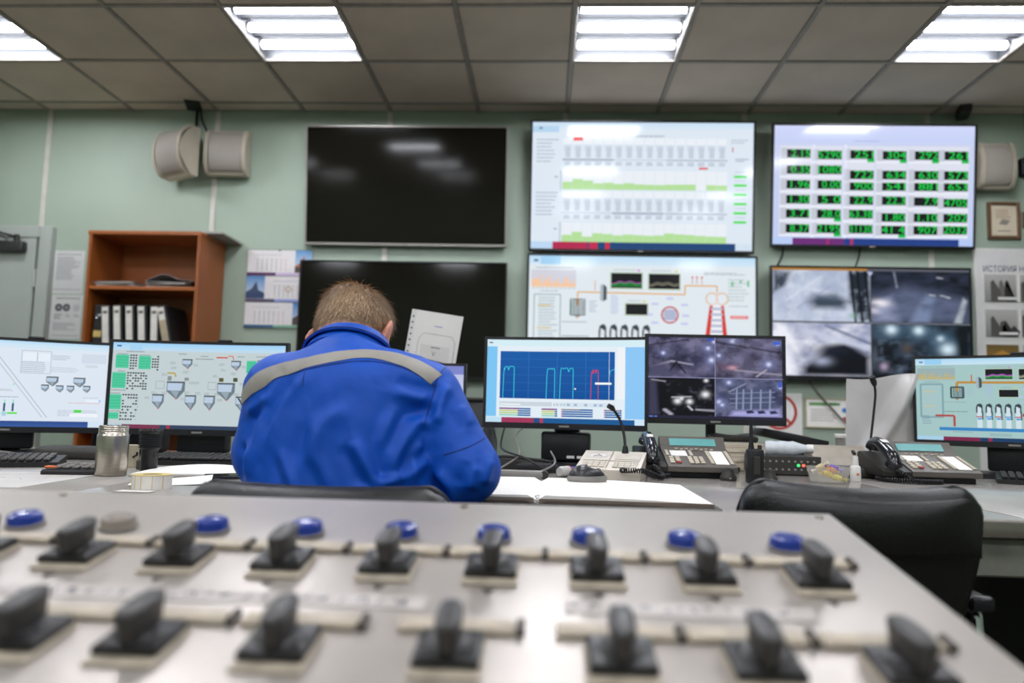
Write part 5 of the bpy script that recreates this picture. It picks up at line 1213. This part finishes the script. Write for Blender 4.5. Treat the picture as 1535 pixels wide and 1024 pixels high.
# ------------------------------------------------------------------ foreground switch console
M_PANEL = mat('console_panel_paint', 'b9b1a8', rough=.36, metal=.45, var=.12, vscale=5, bump=.05, bscale=40)
M_SWB = mat('switch_black', '191817', rough=.38); M_KNOB = mat('knob_dark_grey', '33312f', rough=.42)
M_LAB = mat('aged_label_cream', 'b8ac97', rough=.55, var=.22, vscale=45); M_LABD = mat('label_clip', '4d463d', rough=.6)
con = thing('switch_console', 'pale metal control console with rows of rotary switches in the foreground', 'console', (0, 0, 0))
TH = math.atan(.165); PM = T(0, .955, .8306) @ Matrix.Rotation(TH, 4, 'X')
PX0, PX1, PY0, PY1 = -1.25, .360, -.62, .022
pn = O('top_panel', MB().box(((PX0+PX1)/2, (PY0+PY1)/2, -.006), (PX1-PX0, PY1-PY0, .012), .003), M_PANEL, con); pn.matrix_local = PM
O('panel_rim', MB().box(((PX0+PX1)/2, PY1-.004, -.022), (PX1-PX0, .008, .034), .002, 1).box((PX1-.004, (PY0+PY1)/2, -.022), (.008, PY1-PY0-.02, .034), .002, 1).box((PX0+.004, (PY0+PY1)/2, -.022), (.008, PY1-PY0-.02, .034), .002, 1), mat('console_rim', 'b3afa9', rough=.35, metal=.4), con).matrix_local = PM
cb = MB().add(g_prism([(.38, 0), (.94, 0), (.94, .796), (.38, .704)], PX1-PX0-.04), T(PX0+.02, 0, 0) @ Matrix(((0, 0, 1, 0), (1, 0, 0, 0), (0, 1, 0, 0), (0, 0, 0, 1))))
O('console_body', cb, mat('console_body_paint', '8d8a84', rough=.5), con)
def knob_geo():
    v, f = [], []; n = 20; rings = [(.0072, .0225, 0), (.0074, .0230, .006), (.0080, .0245, .0125), (.0086, .0255, .0165), (.0078, .0245, .0190), (.0055, .0215, .0200)]
    for a_, b_, z in rings:
        for i in range(n):
            th = 2*PI*i/n; c, s = math.cos(th), math.sin(th)
            v.append(Vector((a_*math.copysign(abs(c)**.6, c), b_*math.copysign(abs(s)**.8, s), z)))
    for j in range(len(rings)-1):
        for i in range(n): f.append((j*n+i, j*n+(i+1) % n, (j+1)*n+(i+1) % n, (j+1)*n+i))
    f += [tuple(range(n))[::-1], tuple(range((len(rings)-1)*n, len(rings)*n))]
    return v, f
base_me = mesh_of(MB().box((0, 0, .0075), (.050, .050, .007), .002).box((0, 0, .0115), (.044, .044, .002), .0008, 1), M_SWB)
under_me = mesh_of(MB().box((0, -.004, .002), (.053, .061, .004), .0015, 1), M_LAB)
coll_me = mesh_of(MB().add(g_lathe([(0, .0115), (.0195, .0115), (.020, .013), (.017, .0155), (.013, .0165), (0, .0165)], 28)), M_SWB)
knob_me = mesh_of(MB().add(knob_geo(), T(0, 0, .0145) @ SC(1.22, 1.05, 1.08)), M_KNOB, ang=60)
strip_me = mesh_of(MB().box((0, .047, .003), (.094, .020, .006), .002, 1), M_LAB)
clip_me = mesh_of(MB().box((.0515, .047, .004), (.007, .022, .007), .0015, 1), M_LABD)
mark_me = mesh_of(MB().add(g_prism([(-.006, -.041), (.006, -.041), (0, -.052)], .0012)), M_LABD)
def switch(x, yp, rz=0, strip=True, mark=True):
    b = link('rotary_switch', base_me, con); b.matrix_local = PM @ T(x, yp, 0)
    link('label_plate', under_me, b); link('collar', coll_me, b)
    k = link('knob', knob_me, b); k.rotation_euler = (0, 0, R(rz))
    if strip: link('label_strip', strip_me, b); link('strip_clip', clip_me, b)
    if mark: link('position_mark', mark_me, b)
for k, x in enumerate((-.668, -.565, -.462, -.358, -.254, -.150, -.049, .052, .156, .260)): switch(x, -.214, (1, -2, 2, 1, 0, -1, 0, 1, -2, 1)[k])
for k, x in enumerate((-.499, -.394, -.302, -.195, -.068, .059, .162, .266)): switch(x, -.386, (0, 2, -1, 1, 2, -2, 0, 3)[k], mark=False)
M_BLUE = mat('blue_lamp_cap', '16348c', rough=.25, coat=.4, var=.05); M_GCAP = mat('grey_lamp_cap', '8f857a', rough=.4)
cap_prof = [(0, 0), (.0185, 0), (.0185, .009), (.017, .0125), (.0135, .014), (.0115, .0125), (.0095, .0125), (.008, .0145), (0, .0155)]
blue_me = mesh_of(MB().add(g_lathe(cap_prof, 28)), M_BLUE, ang=30); grey_me = mesh_of(MB().add(g_lathe(cap_prof, 28)), M_GCAP, ang=30)
bez_me = mesh_of(MB().add(g_cyl(.0205, .003, 28, bev=.001)), mat('cap_bezel', '7d786f', rough=.4))
for k, x in enumerate((-.683, -.583, -.475, -.369, -.262, -.156, -.054, .049, .153, .262)):
    o = link('lamp_cap', grey_me if k == 2 else blue_me, con); o.matrix_local = PM @ T(x, -.120, .001)
    if k == 2: o['label'] = 'grey lamp cap'
    link('cap_bezel', bez_me, o)
for n_, (x0, x1, y0) in enumerate(((-.56, -.34, -.292), (-.335, -.10, -.292), (.02, .235, -.288))):
    a = Art(x1-x0, .026, .0002); r = random.Random(n_+4); u = .03
    o = O('handwritten_label', MB().box(((x0+x1)/2, y0, .0006), (x1-x0, .026, .001)), mat('label_paper_strip', 'bdb6ae', rough=.5), con); o.matrix_local = PM
    while u < .93:
        n = r.randint(3, 6)
        a.line([(u+.008*k, .5+r.uniform(-.28, .28)) for k in range(n)], .0016, '5d5a66', 2); u += .008*n+r.uniform(.02, .05)
    p = a.build('handwriting', M_PRINT, con); p.matrix_local = PM @ T((x0+x1)/2, y0, .0014) @ RX(-90)
scr = MB()
for sx in (PX0+.03, -.62, -.1, PX1-.02):
    for sy in (PY1-.02, PY0+.03): scr.add(g_cyl(.005, .002, 10), T(sx, sy, 0))
O('panel_screws', scr, M_STEEL, con, kind='stuff').matrix_local = PM
# ------------------------------------------------------------------ the seated man
class Vol:
    """distance field on a grid, turned into one closed surface (surface nets)"""
    def __init__(s, lo, hi, h):
        s.lo = np.array(lo, float); s.h = h; s.n = np.ceil((np.array(hi)-s.lo)/h).astype(int)+1
        s.F = np.full(s.n, .2, np.float32)
    def add(s, fn, lo, hi, k=.01, sub=False):
        m = k+.012 if not sub else .004
        i0 = np.clip(np.floor((np.array(lo)-m-s.lo)/s.h).astype(int), 0, s.n-1); i1 = np.clip(np.ceil((np.array(hi)+m-s.lo)/s.h).astype(int)+1, 1, s.n)
        sl = tuple(slice(a, b) for a, b in zip(i0, i1))
        ax = [s.lo[d]+s.h*np.arange(i0[d], i1[d]) for d in range(3)]
        X, Y, Z = np.meshgrid(*ax, indexing='ij')
        d = fn(X, Y, Z).astype(np.float32); f = s.F[sl]
        if sub: s.F[sl] = np.maximum(f, -d); return s
        q = np.maximum(k-np.abs(f-d), 0)/k
        s.F[sl] = np.minimum(f, d)-q*q*k*.25
        return s
    def cap(s, a, b, ra, rb=None, k=.01, sy=1.0):
        rb = ra if rb is None else rb; a, b = np.array(a, float), np.array(b, float)
        S_ = np.array([1, 1/sy, 1]); A, B = a*S_, b*S_; ba = B-A; L = ba@ba
        def fn(X, Y, Z):
            px, py, pz = X-A[0], Y/sy-A[1], Z-A[2]; t = np.clip((px*ba[0]+py*ba[1]+pz*ba[2])/L, 0, 1)
            return (np.sqrt((px-t*ba[0])**2+(py-t*ba[1])**2+(pz-t*ba[2])**2)-(ra+(rb-ra)*t))*min(1, sy**.5)
        r = max(ra, rb); return s.add(fn, np.minimum(a, b)-r, np.maximum(a, b)+r, k)
    def ell(s, c, r, M=None, k=.01, sub=False):
        c = np.array(c, float); r = np.array(r, float); Q = np.array(M) if M is not None else np.eye(3)
        def fn(X, Y, Z):
            p = np.stack([X-c[0], Y-c[1], Z-c[2]], -1) @ Q
            k0 = np.sqrt(((p/r)**2).sum(-1)); k1 = np.sqrt(((p/r**2)**2).sum(-1))+1e-9
            return k0*(k0-1)/k1
        e = max(r); return s.add(fn, c-e, c+e, k, sub)
    def chain(s, pts, rr, k=.004):
        for i in range(len(pts)-1): s.cap(pts[i], pts[i+1], rr[i], rr[i+1], k)
        return s
    def mesh(s):
        F = s.F; nx, ny, nz = F.shape; ins = F < 0
        cnt = np.zeros((nx-1, ny-1, nz-1), np.int8)
        for dx in (0, 1):
            for dy in (0, 1):
                for dz in (0, 1): cnt += ins[dx:nx-1+dx, dy:ny-1+dy, dz:nz-1+dz]
        C = np.argwhere((cnt > 0) & (cnt < 8)); idx = np.full(cnt.shape, -1, np.int32); idx[tuple(C.T)] = np.arange(len(C))
        P = np.zeros((len(C), 3)); N_ = np.zeros(len(C))
        cor = [(a, b, c) for a in (0, 1) for b in (0, 1) for c in (0, 1)]
        val = {q: F[C[:, 0]+q[0], C[:, 1]+q[1], C[:, 2]+q[2]] for q in cor}
        for q in cor:
            for d in range(3):
                if q[d]: continue
                q2 = list(q); q2[d] = 1; a, b = val[q], val[tuple(q2)]; m = (a < 0) != (b < 0)
                t = np.where(m, a/np.where(m, a-b, 1), 0); p = np.tile(np.array(q, float), (len(C), 1)); p[:, d] += t
                P[m] += p[m]; N_[m] += 1
        V_ = (C+P/N_[:, None])*s.h+s.lo
        faces = []
        for d in range(3):
            e1, e2 = (d+1) % 3, (d+2) % 3
            A = ins[tuple(slice(0, -1) if i == d else slice(1, -1) for i in range(3))]; B = ins[tuple(slice(1, None) if i == d else slice(1, -1) for i in range(3))]
            E_ = np.argwhere(A != B); E_[:, e1] += 1; E_[:, e2] += 1
            flip = ~ins[tuple(E_.T)]
            def g(o1, o2): q = E_.copy(); q[:, e1] -= o1; q[:, e2] -= o2; return idx[tuple(q.T)]
            Q = np.stack([g(1, 1), g(0, 1), g(0, 0), g(1, 0)], 1); Q[flip] = Q[flip][:, ::-1]
            faces.append(Q)
        return V_, np.concatenate(faces)

def np_mesh(V_, Fq, mats, cols=None):
    me = bpy.data.meshes.new('mesh'); me.vertices.add(len(V_)); me.vertices.foreach_set('co', np.asarray(V_, np.float32).ravel())
    nf = len(Fq); me.loops.add(nf*4); me.loops.foreach_set('vertex_index', np.asarray(Fq, np.int32).ravel()); me.polygons.add(nf)
    me.polygons.foreach_set('loop_start', np.arange(nf, dtype=np.int32)*4); me.polygons.foreach_set('loop_total', np.full(nf, 4, np.int32))
    me.polygons.foreach_set('use_smooth', np.ones(nf, bool))
    me.materials.append(mats); me.update(calc_edges=True); me.validate()
    if cols is not None:
        ca = me.color_attributes.new('Col', 'FLOAT_COLOR', 'POINT'); ca.data.foreach_set('color', np.concatenate([cols, np.ones((len(cols), 1))], 1).astype(np.float32).ravel())
    return me

def vnormals(V_, Fq):
    n = np.cross(V_[Fq[:, 2]]-V_[Fq[:, 0]], V_[Fq[:, 3]]-V_[Fq[:, 1]]); N_ = np.zeros_like(V_)
    for k in range(4): np.add.at(N_, Fq[:, k], n)
    return N_/(np.linalg.norm(N_, axis=1, keepdims=True)+1e-12)
def relax(V_, Fq, it=2, lam=.5, mask=None):
    for _ in range(it):
        A = np.zeros_like(V_); c = np.zeros(len(V_))
        for k in range(4):
            for j in (1, 3): np.add.at(A, Fq[:, k], V_[Fq[:, (k+j) % 4]]); np.add.at(c, Fq[:, k], 1)
        d = A/c[:, None]-V_
        V_ = V_+lam*d*(mask[:, None] if mask is not None else 1)
    return V_

man = thing('person', 'man in blue work jacket with grey band across back, bent over the desk', 'person', (0, 0, 0))
M_SKIN = mat('skin', 'd9a58c', rough=.5, attr=True, var=.05, vscale=60, bump=.08, bscale=300)
M_JACK = mat('blue_work_cloth', '0650ba', rough=.55, var=.07, vscale=9, bump=.12, bscale=420, spec=.3)
M_BAND = mat('grey_reflective_band', '9b968c', rough=.5, var=.05, vscale=30, bump=.1, bscale=120)
M_HAIR = mat('dark_blond_hair', '8a7056', rough=.55, attr=True, var=.1, vscale=120)

HC = np.array((-.410, 1.575, 1.102)); HS = .93
HM = np.array((RZ(-19) @ RX(-38) @ RY(-5)).to_3x3())
H = lambda x, y, z: HC+HM@(HS*np.array((x, y, z)))
RSH, LSH = (-.232, 1.452, .972), (-.512, 1.452, .970)
REL, LEL = (-.145, 1.415, .842), (-.545, 1.455, .858)
RWR, LWR = (-.228, 1.640, .818), (-.452, 1.665, .815)

b = Vol((-.64, 1.16, -.02), (-.06, 2.06, 1.27), .0042)
# head
b.ell(H(0, -.012, .022), (.0705, .088, .079), HM, .02); b.ell(H(0, .035, -.040), (.060, .060, .075), HM, .03); b.cap(H(-.02, .075, -.088), H(.02, .075, -.088), .024, None, .03)
b.cap(H(0, .092, .018), H(0, .108, -.030), .008, .013, .012); b.cap(H(-.03, .080, .028), H(.03, .080, .028), .012, None, .012)
b.cap(H(-.018, .094, -.062), H(.018, .094, -.062), .0065, None, .006); b.cap(H(-.016, .092, -.074), H(.016, .092, -.074), .007, None, .006)
for s in (-1, 1):
    b.ell(H(s*.032, .092, .008), (.013, .010, .010), HM, .006, sub=True)
    E = np.array(RZ(0).to_3x3()); Q = HM@np.array((RZ(s*28) @ RX(-12)).to_3x3())
    b.ell(H(s*.086, -.006, -.012), (.0085, .022, .037), Q, .005); b.ell(H(s*.095, -.017, -.004), (.0070, .019, .031), Q, .005); b.ell(H(s*.079, .002, -.034), (.007, .010, .012), Q, .006)
    b.ell(H(s*.102, -.003, -.010), (.007, .011, .021), Q, .004, sub=True)
# neck, trunk, arms, legs
b.cap((-.392, 1.475, 1.02), H(0, -.030, -.045), .062, .056, .03); b.cap((-.378, 1.40, .60), (-.385, 1.44, .89), .130, .130, .05, .6)
b.cap((-.46, 1.385, .53), (-.29, 1.385, .53), .09, None, .04)
for sh, el, wr in ((RSH, REL, RWR), (LSH, LEL, LWR)): b.cap(sh, el, .048, .038, .02); b.cap(el, wr, .038, .026, .012); b.cap((-.385, 1.45, 1.0), sh, .05, .05, .03)
for hp, kn, an, to in (((-.29, 1.39, .545), (-.235, 1.80, .545), (-.225, 1.76, .09), (-.215, 1.90, .03)), ((-.46, 1.39, .545), (-.515, 1.80, .545), (-.525, 1.76, .09), (-.535, 1.90, .03))):
    b.cap(hp, kn, .075, .052, .03); b.cap(kn, an, .05, .034, .02); b.cap(an, to, .034, .026, .02)
# hands: right one holds a pen, left one lies flat on the page
def hand(wr, fwd, side, up, curl, s):
    wr = np.array(wr); fwd, side, up = (np.array(q, float)/np.linalg.norm(q) for q in (fwd, side, up))
    pos = lambda f, d, u: tuple(wr+fwd*f+side*d*s+up*u)
    for d in (-.026, -.009, .009, .024): b.cap(pos(.012, d*.6, 0), pos(.082, d, .002), .013, .0105, .008)
    for d, l in ((-.027, .86), (-.009, 1.0), (.009, .94), (.0255, .75)):
        p = pos(.084, d, .002); ang = 0; pts = [p]; q = np.array(p)
        for seg, c in ((.040, curl*.7), (.026, curl), (.020, curl*.7)):
            ang += c; q = q+(fwd*math.cos(ang)-up*math.sin(ang))*seg*l; pts.append(tuple(q))
        b.chain(pts, [.0092, .0085, .0078, .0066], .002)
    b.chain([pos(.018, -.022, -.002), pos(.045, -.045, -.006), pos(.072, -.050+.018*min(1, curl), -.010), pos(.094, -.044+.030*min(1, curl), -.014)], [.013, .0110, .0095, .0078], .004)
hand(RWR, (-.25, .95, -.10), (1, .25, .25), (-.2, .12, 1), .62, 1)
hand(LWR, (.25, .96, -.12), (1, -.25, -.08), (.05, .12, 1), .16, -1)
V_, Fq = b.mesh(); V_ = relax(V_, Fq, 2, .4)
L_ = (V_-HC)@HM/HS                                   # head space
az = np.degrees(np.arctan2(np.abs(L_[:, 0]), -L_[:, 1]))       # 0 at the nape, 180 at the brow
zl = np.interp(az, (0, 30, 55, 75, 95, 115, 140, 180), (-.042, -.036, -.022, -.004, .028, .038, .056, .060))
zl = zl+.012*np.clip(L_[:, 0]/.07, -1, 1)*(az < 60)+.003*np.sin(az*.4)
inhead = (np.linalg.norm(L_-np.array((0, -.012, .02)), axis=1) < .118)
earm = (np.abs(L_[:, 0]) > .0765) & (np.abs(L_[:, 1]) < .045) & (L_[:, 2] < .03)
cov = np.where(inhead & ~earm, np.clip((L_[:, 2]-zl)/.03, -1, 1), -1)
skin = np.tile(np.array(lin('dba78d')), (len(V_), 1)); red = np.array(lin('c9765f')); stub = np.array(lin('9c7a60'))
skin = skin*(1-.55*earm[:, None])+red*.55*earm[:, None]
st = np.clip((cov+.75)/.75, 0, 1)*(inhead & ~earm & (az < 125)); skin = skin*(1-.7*st[:, None])+stub*.7*st[:, None]
body = link('body', np_mesh(V_, Fq, M_SKIN, skin), man)
# hair: a shell over the skull and short strands growing out of it
NB = vnormals(V_, Fq)
off = np.array([mnoise.noise(Vector(p)*70) for p in L_[cov > -.02].tolist()]); hidx = np.flatnonzero(cov > -.02); remap = np.full(len(V_), -1); remap[hidx] = np.arange(len(hidx))
HV = V_[hidx]+NB[hidx]*((np.clip(cov[hidx], 0, 1)**.6*.0065-.0004)+off*.0022*np.clip(cov[hidx], 0, 1))[:, None]
HF = Fq[(remap[Fq] >= 0).all(1)]; HF = remap[HF]
tone = lambda k: np.array(lin('94775a'))*(1-k)+np.array(lin('c9ab86'))*k
hc = np.array([tone(.25+.5*(mnoise.noise(Vector(p)*45)+.5)) for p in L_[hidx].tolist()])
link('hair', np_mesh(HV, HF, M_HAIR, hc), man)
crown = np.array((.012, -.055, .095)); sv, sf, sc_ = [], [], []
pick = rng.choice(len(hidx), 9000)
for n_, k in enumerate(pick):
    i = hidx[k]; p = HV[k]; c = cov[i]; l = L_[i]
    if c < .02: continue
    nr = NB[i]; d = l-crown; d = HM@d; d = d-nr*(d@nr); dn = np.linalg.norm(d)+1e-9; d = d/dn
    sw = np.cross(nr, d); d = d*.9+sw*.35*math.exp(-dn/.03)+rng.normal(0, .20, 3); d = d/np.linalg.norm(d)
    top = np.clip((l[2]-.03)/.05, 0, 1); ln = (.006+.010*c+.014*top)*rng.uniform(.6, 1.25)
    q1 = p+d*ln*.5+nr*(.0016+.003*top); q2 = p+d*ln+nr*(.0004+.004*top*rng.random())
    t = np.cross(nr, d); r_ = .00062
    o = len(sv); sv += [p-t*r_, p+t*r_, q1+t*r_*.8+nr*.0003, q1-t*r_*.8+nr*.0003, q2+t*r_*.15, q2-t*r_*.15]
    sf += [(o, o+1, o+2, o+3), (o+3, o+2, o+4, o+5)]; cc = tone(rng.uniform(0, 1))*rng.uniform(.8, 1.2); sc_ += [cc]*6
o = link('hair_strands', np_mesh(np.array(sv), np.array(sf), M_HAIR, np.array(sc_)), man); o['kind'] = 'stuff'
for s in (-1, 1):
    e = MB().add(g_lathe([(0, -.011)]+[(.011*math.cos(a_), .011*math.sin(a_)) for a_ in np.linspace(-1.3, 1.3, 9)]+[(0, .011)], 16))
    o = O('eye', e, mat('eye_white', 'e6e2dc', rough=.2), man); o.location = H(s*.032, .080, .008)
    o = O('eyebrow', MB().add(g_tube([tuple(H(s*.016, .096, .030)), tuple(H(s*.032, .095, .034)), tuple(H(s*.047, .086, .030))], [.003, .0035, .002], 6)), mat('eyebrow_hair', '7a5e42'), man)
# nothing of the eyes is seen from behind; they look down at the page
# jacket
j = Vol((-.68, 1.17, .50), (-.02, 1.76, 1.17), .0042)
j.cap((-.372, 1.375, .56), (-.380, 1.420, .862), .178, .182, .05, .60); j.ell((-.384, 1.447, .990), (.200, .098, .076), np.array(RX(-14).to_3x3()), .04)
j.cap((-.393, 1.452, 1.030), (-.400, 1.492, 1.046), .063, .060, .035)
for sh in (RSH, LSH): j.cap((-.39, 1.455, 1.030), (sh[0], sh[1], sh[2]+.012), .052, .061, .03)
j.cap(RSH, REL, .070, .0625, .012); j.cap(LSH, LEL, .070, .061, .03)
j.cap(REL, (RWR[0]+.01, RWR[1]-.03, RWR[2]+.004), .060, .046, .014); j.cap(LEL, (LWR[0]-.005, LWR[1]-.03, LWR[2]+.004), .058, .046, .014)
JV, JF = j.mesh(); JV = relax(JV, JF, 4, .5)
JN = vnormals(JV, JF)
RIDGES = [([(-.211, .971), (-.245, .975), (-.281, .985)], .006, .012), ([(-.205, .936), (-.238, .925), (-.261, .872), (-.265, .829)], .007, .013), ([(-.337, .896), (-.315, .857), (-.287, .815)], .007, .012), ([(-.207, .865), (-.248, .833), (-.291, .817)], .006, .011),
 ([(-.492, .994), (-.52, .927), (-.534, .821)], .006, .013), ([(-.434, 1.013), (-.476, .954), (-.503, .866)], .004, .013), ([(-.557, .935), (-.535, .953), (-.513, .971)], .005, .010), ([(-.351, .957), (-.394, .921), (-.429, .828)], .004, .016), ([(-.271, .959), (-.286, .897), (-.27, .82)], .004, .012), ([(-.554, .891), (-.539, .865), (-.538, .821)], .005, .009),
 ([(-.185, 1.002), (-.195, .961), (-.198, .925)], .006, .010), ([(-.159, .962), (-.135, .927)], .004, .010), ([(-.196, .845), (-.168, .815), (-.158, .785)], .006, .010), ([(-.12, .856), (-.137, .812)], .005, .010), ([(-.10, .866), (-.11, .821)], .005, .009),
 ([(-.41, .93), (-.40, .87), (-.36, .80)], .0035, .014), ([(-.47, .88), (-.44, .82), (-.43, .78)], .004, .012), ([(-.225, .90), (-.238, .86), (-.236, .80)], .005, .009), ([(-.32, .82), (-.30, .79), (-.25, .775)], .005, .009)]
disp = np.zeros(len(JV)); xz = JV[:, [0, 2]]
back = np.clip(-JN[:, 1]*1.6, 0, 1)
for pts, amp, wd in RIDGES:
    best = np.full(len(JV), 1e9); side_ = np.zeros(len(JV)); tt = np.zeros(len(JV)); n = len(pts)-1
    for i in range(n):
        a_, b_ = np.array(pts[i]), np.array(pts[i+1]); ab = b_-a_; t = np.clip(((xz-a_)@ab)/(ab@ab), 0, 1); v = xz-a_-t[:, None]*ab
        d = np.hypot(v[:, 0], v[:, 1]); sg = np.sign(v[:, 0]*ab[1]-v[:, 1]*ab[0]); u = d < best
        best[u] = d[u]; side_[u] = sg[u]; tt[u] = ((i+t)/n)[u]
    fade = np.clip(tt*6, 0, 1)*np.clip((1-tt)*6, 0, 1)*.8+.2
    disp += 1.7*amp*fade*(np.exp(-(best/wd)**2)-.55*np.exp(-((best*side_-1.6*wd)/wd)**2))
disp *= back
disp += np.array([.0035*mnoise.noise(Vector((p[0]*16, p[1]*14, p[2]*9)))+.0014*mnoise.noise(Vector((p[0]*45+p[2]*20, p[1]*40, p[2]*26))) for p in JV.tolist()])
JV = JV+JN*disp[:, None]; JV = relax(JV, JF, 1, .3)
jk = link('jacket', np_mesh(JV, JF, M_JACK), man)
bvh = BVHTree.FromPolygons([tuple(p) for p in JV], [tuple(int(i) for i in q) for q in JF])
def on_back(x, z, off=.0):
    loc, nr, *_ = bvh.ray_cast(Vector((x, 1.0, z)), Vector((0, 1, 0)))
    return None if loc is None else (loc+nr*off, nr)
BAND = smooth_path([(x, z, 0) for x, z in ((-.586, .955), (-.568, .973), (-.55, .990), (-.525, 1.006), (-.494, 1.019), (-.456, 1.030), (-.412, 1.041), (-.368, 1.050), (-.33, 1.054), (-.292, 1.050), (-.258, 1.041), (-.229, 1.027), (-.205, 1.011))], 6)
v, f, nw = [], [], 8
for i, p in enumerate(BAND):
    d = (BAND[min(i+1, len(BAND)-1)]-BAND[max(i-1, 0)]).normalized(); pr = Vector((-d.y, d.x, 0)); u = i/(len(BAND)-1)
    for k in range(nw+1):
        c_ = on_back(p.x, p.y)[0]; e = (.0150+.002*math.sin(u*9))*(k/nw*2-1); sl_ = Vector((0, .55, .835)); ry = Vector((0, .835, -.55))
        q = c_+Vector((pr.x, 0, 0))*e+sl_*(pr.y*e)
        loc, nr, *_ = bvh.ray_cast(q-ry*.25, ry)
        v.append(loc+nr*.0016 if loc else q)
for i in range(len(BAND)-1):
    for k in range(nw): f.append((i*(nw+1)+k, (i+1)*(nw+1)+k, (i+1)*(nw+1)+k+1, i*(nw+1)+k+1))
n0 = len(v); v += [p+Vector((0, .003, 0)) for p in v]; f += [tuple(i+n0 for i in q[::-1]) for q in f]
link('reflective_band', mesh_of(MB().add((v, f)), M_BAND, 80), man)
def seam(pts, r_=.0011, off=.0004):
    P = smooth_path([(x, z, 0) for x, z in pts], 8); q = [on_back(p.x, p.y, off) for p in P]; q = [h_[0] for h_ in q if h_]
    return g_tube(q, r_, 5)
M_SEAM = mat('dark_blue_stitching', '0a2f78', rough=.7)
for name, pts in (('shoulder_seam', [(-.193, 1.036), (-.202, 1.014), (-.208, .983), (-.216, .952), (-.219, .925)]), ('sleeve_seam', [(-.183, .872), (-.158, .880), (-.133, .890), (-.112, .902)]), ('yoke_seam', [(-.44, 1.016), (-.439, .99)]), ('band_stitching', [(x, z-.0145) for x, z in ((-.55, .990), (-.494, 1.019), (-.412, 1.041), (-.33, 1.054), (-.258, 1.041), (-.205, 1.011))])):
    O(name, MB().add(seam(pts)), M_SEAM, man)
# collar: stand and fall round the neck, tilted with it
ax = Vector((0, .68, .73)).normalized(); bx = Vector((1, 0, 0)); by = ax.cross(bx).normalized()      # by points to the front and down
if by.y < 0: by = -by
C1 = Vector((-.402, 1.518, 1.077))
def collar(a0, a1, r0, r1, h0, h1, flare):
    def fn(u, v):
        a_ = R(a0+(a1-a0)*u); r_ = r0+(r1-r0)*v; e = 1+.10*math.sin(a_*2)*0
        q = C1+bx*(math.sin(a_)*(r_+.008))+by*(-math.cos(a_)*(r_-.010))+ax*(h0+(h1-h0)*v+flare*(1-math.cos(a_))*.5*v)
        return q
    return fn
O('collar', MB().add(g_grid(collar(-150, 150, .080, .070, -.042, .004, 0), 40, 6, .003)).add(g_grid(collar(-150, 150, .070, .0675, .004, .0005, 0), 40, 2, .003)).add(g_grid(collar(-140, 140, .085, .0720, -.026, .0058, 0), 40, 6, .003)), M_JACK, man, ang=60)
O('collar_stitching', MB().add(g_tube([tuple(collar(-120, 120, .0855, .0720, -.0235, .0058, 0)(u, 0)) for u in np.linspace(0, 1, 30)], .0011, 5)), M_SEAM, man)
# trousers and shoes, pen
tr = Vol((-.66, 1.18, .06), (-.10, 1.92, .66), .006)
tr.cap((-.46, 1.375, .56), (-.29, 1.375, .56), .118, None, .04, .95)
for hp, kn, an in (((-.29, 1.39, .565), (-.235, 1.79, .555), (-.225, 1.76, .12)), ((-.46, 1.39, .565), (-.515, 1.79, .555), (-.525, 1.76, .12))): tr.cap(hp, kn, .088, .070, .03); tr.cap(kn, an, .068, .058, .02)
TV, TF = tr.mesh(); link('trousers', np_mesh(relax(TV, TF, 2, .5), TF, M_JACK), man)
for x, dx in ((-.222, .01), (-.528, -.01)):
    sh = Vol((x-.08, 1.66, -.005), (x+.08, 2.02, .16), .005); sh.cap((x, 1.75, .10), (x, 1.75, .05), .050, .048, .02); sh.cap((x, 1.74, .038), (x+dx, 1.93, .034), .038, .036, .03)
    SV, SF = sh.mesh(); SV[:, 2] = np.maximum(SV[:, 2], .002); link('shoe', np_mesh(SV, SF, M_LEATHER), man)
t = thing('pen', 'blue pen held over the ledger page by the seated man', 'pen', (0, 0, 0))
pp = [Vector(RWR)+Vector((-.035, .155, -.022)), Vector(RWR)+Vector((-.075, .05, .070))]
O('pen_barrel', MB().add(g_tube([pp[0].lerp(pp[1], .12), pp[1]], .0042, 10)), mat('blue_plastic'), t); O('pen_tip', MB().add(g_tube([pp[0], pp[0].lerp(pp[1], .12)], [.0008, .004], 10)), M_STEEL, t)
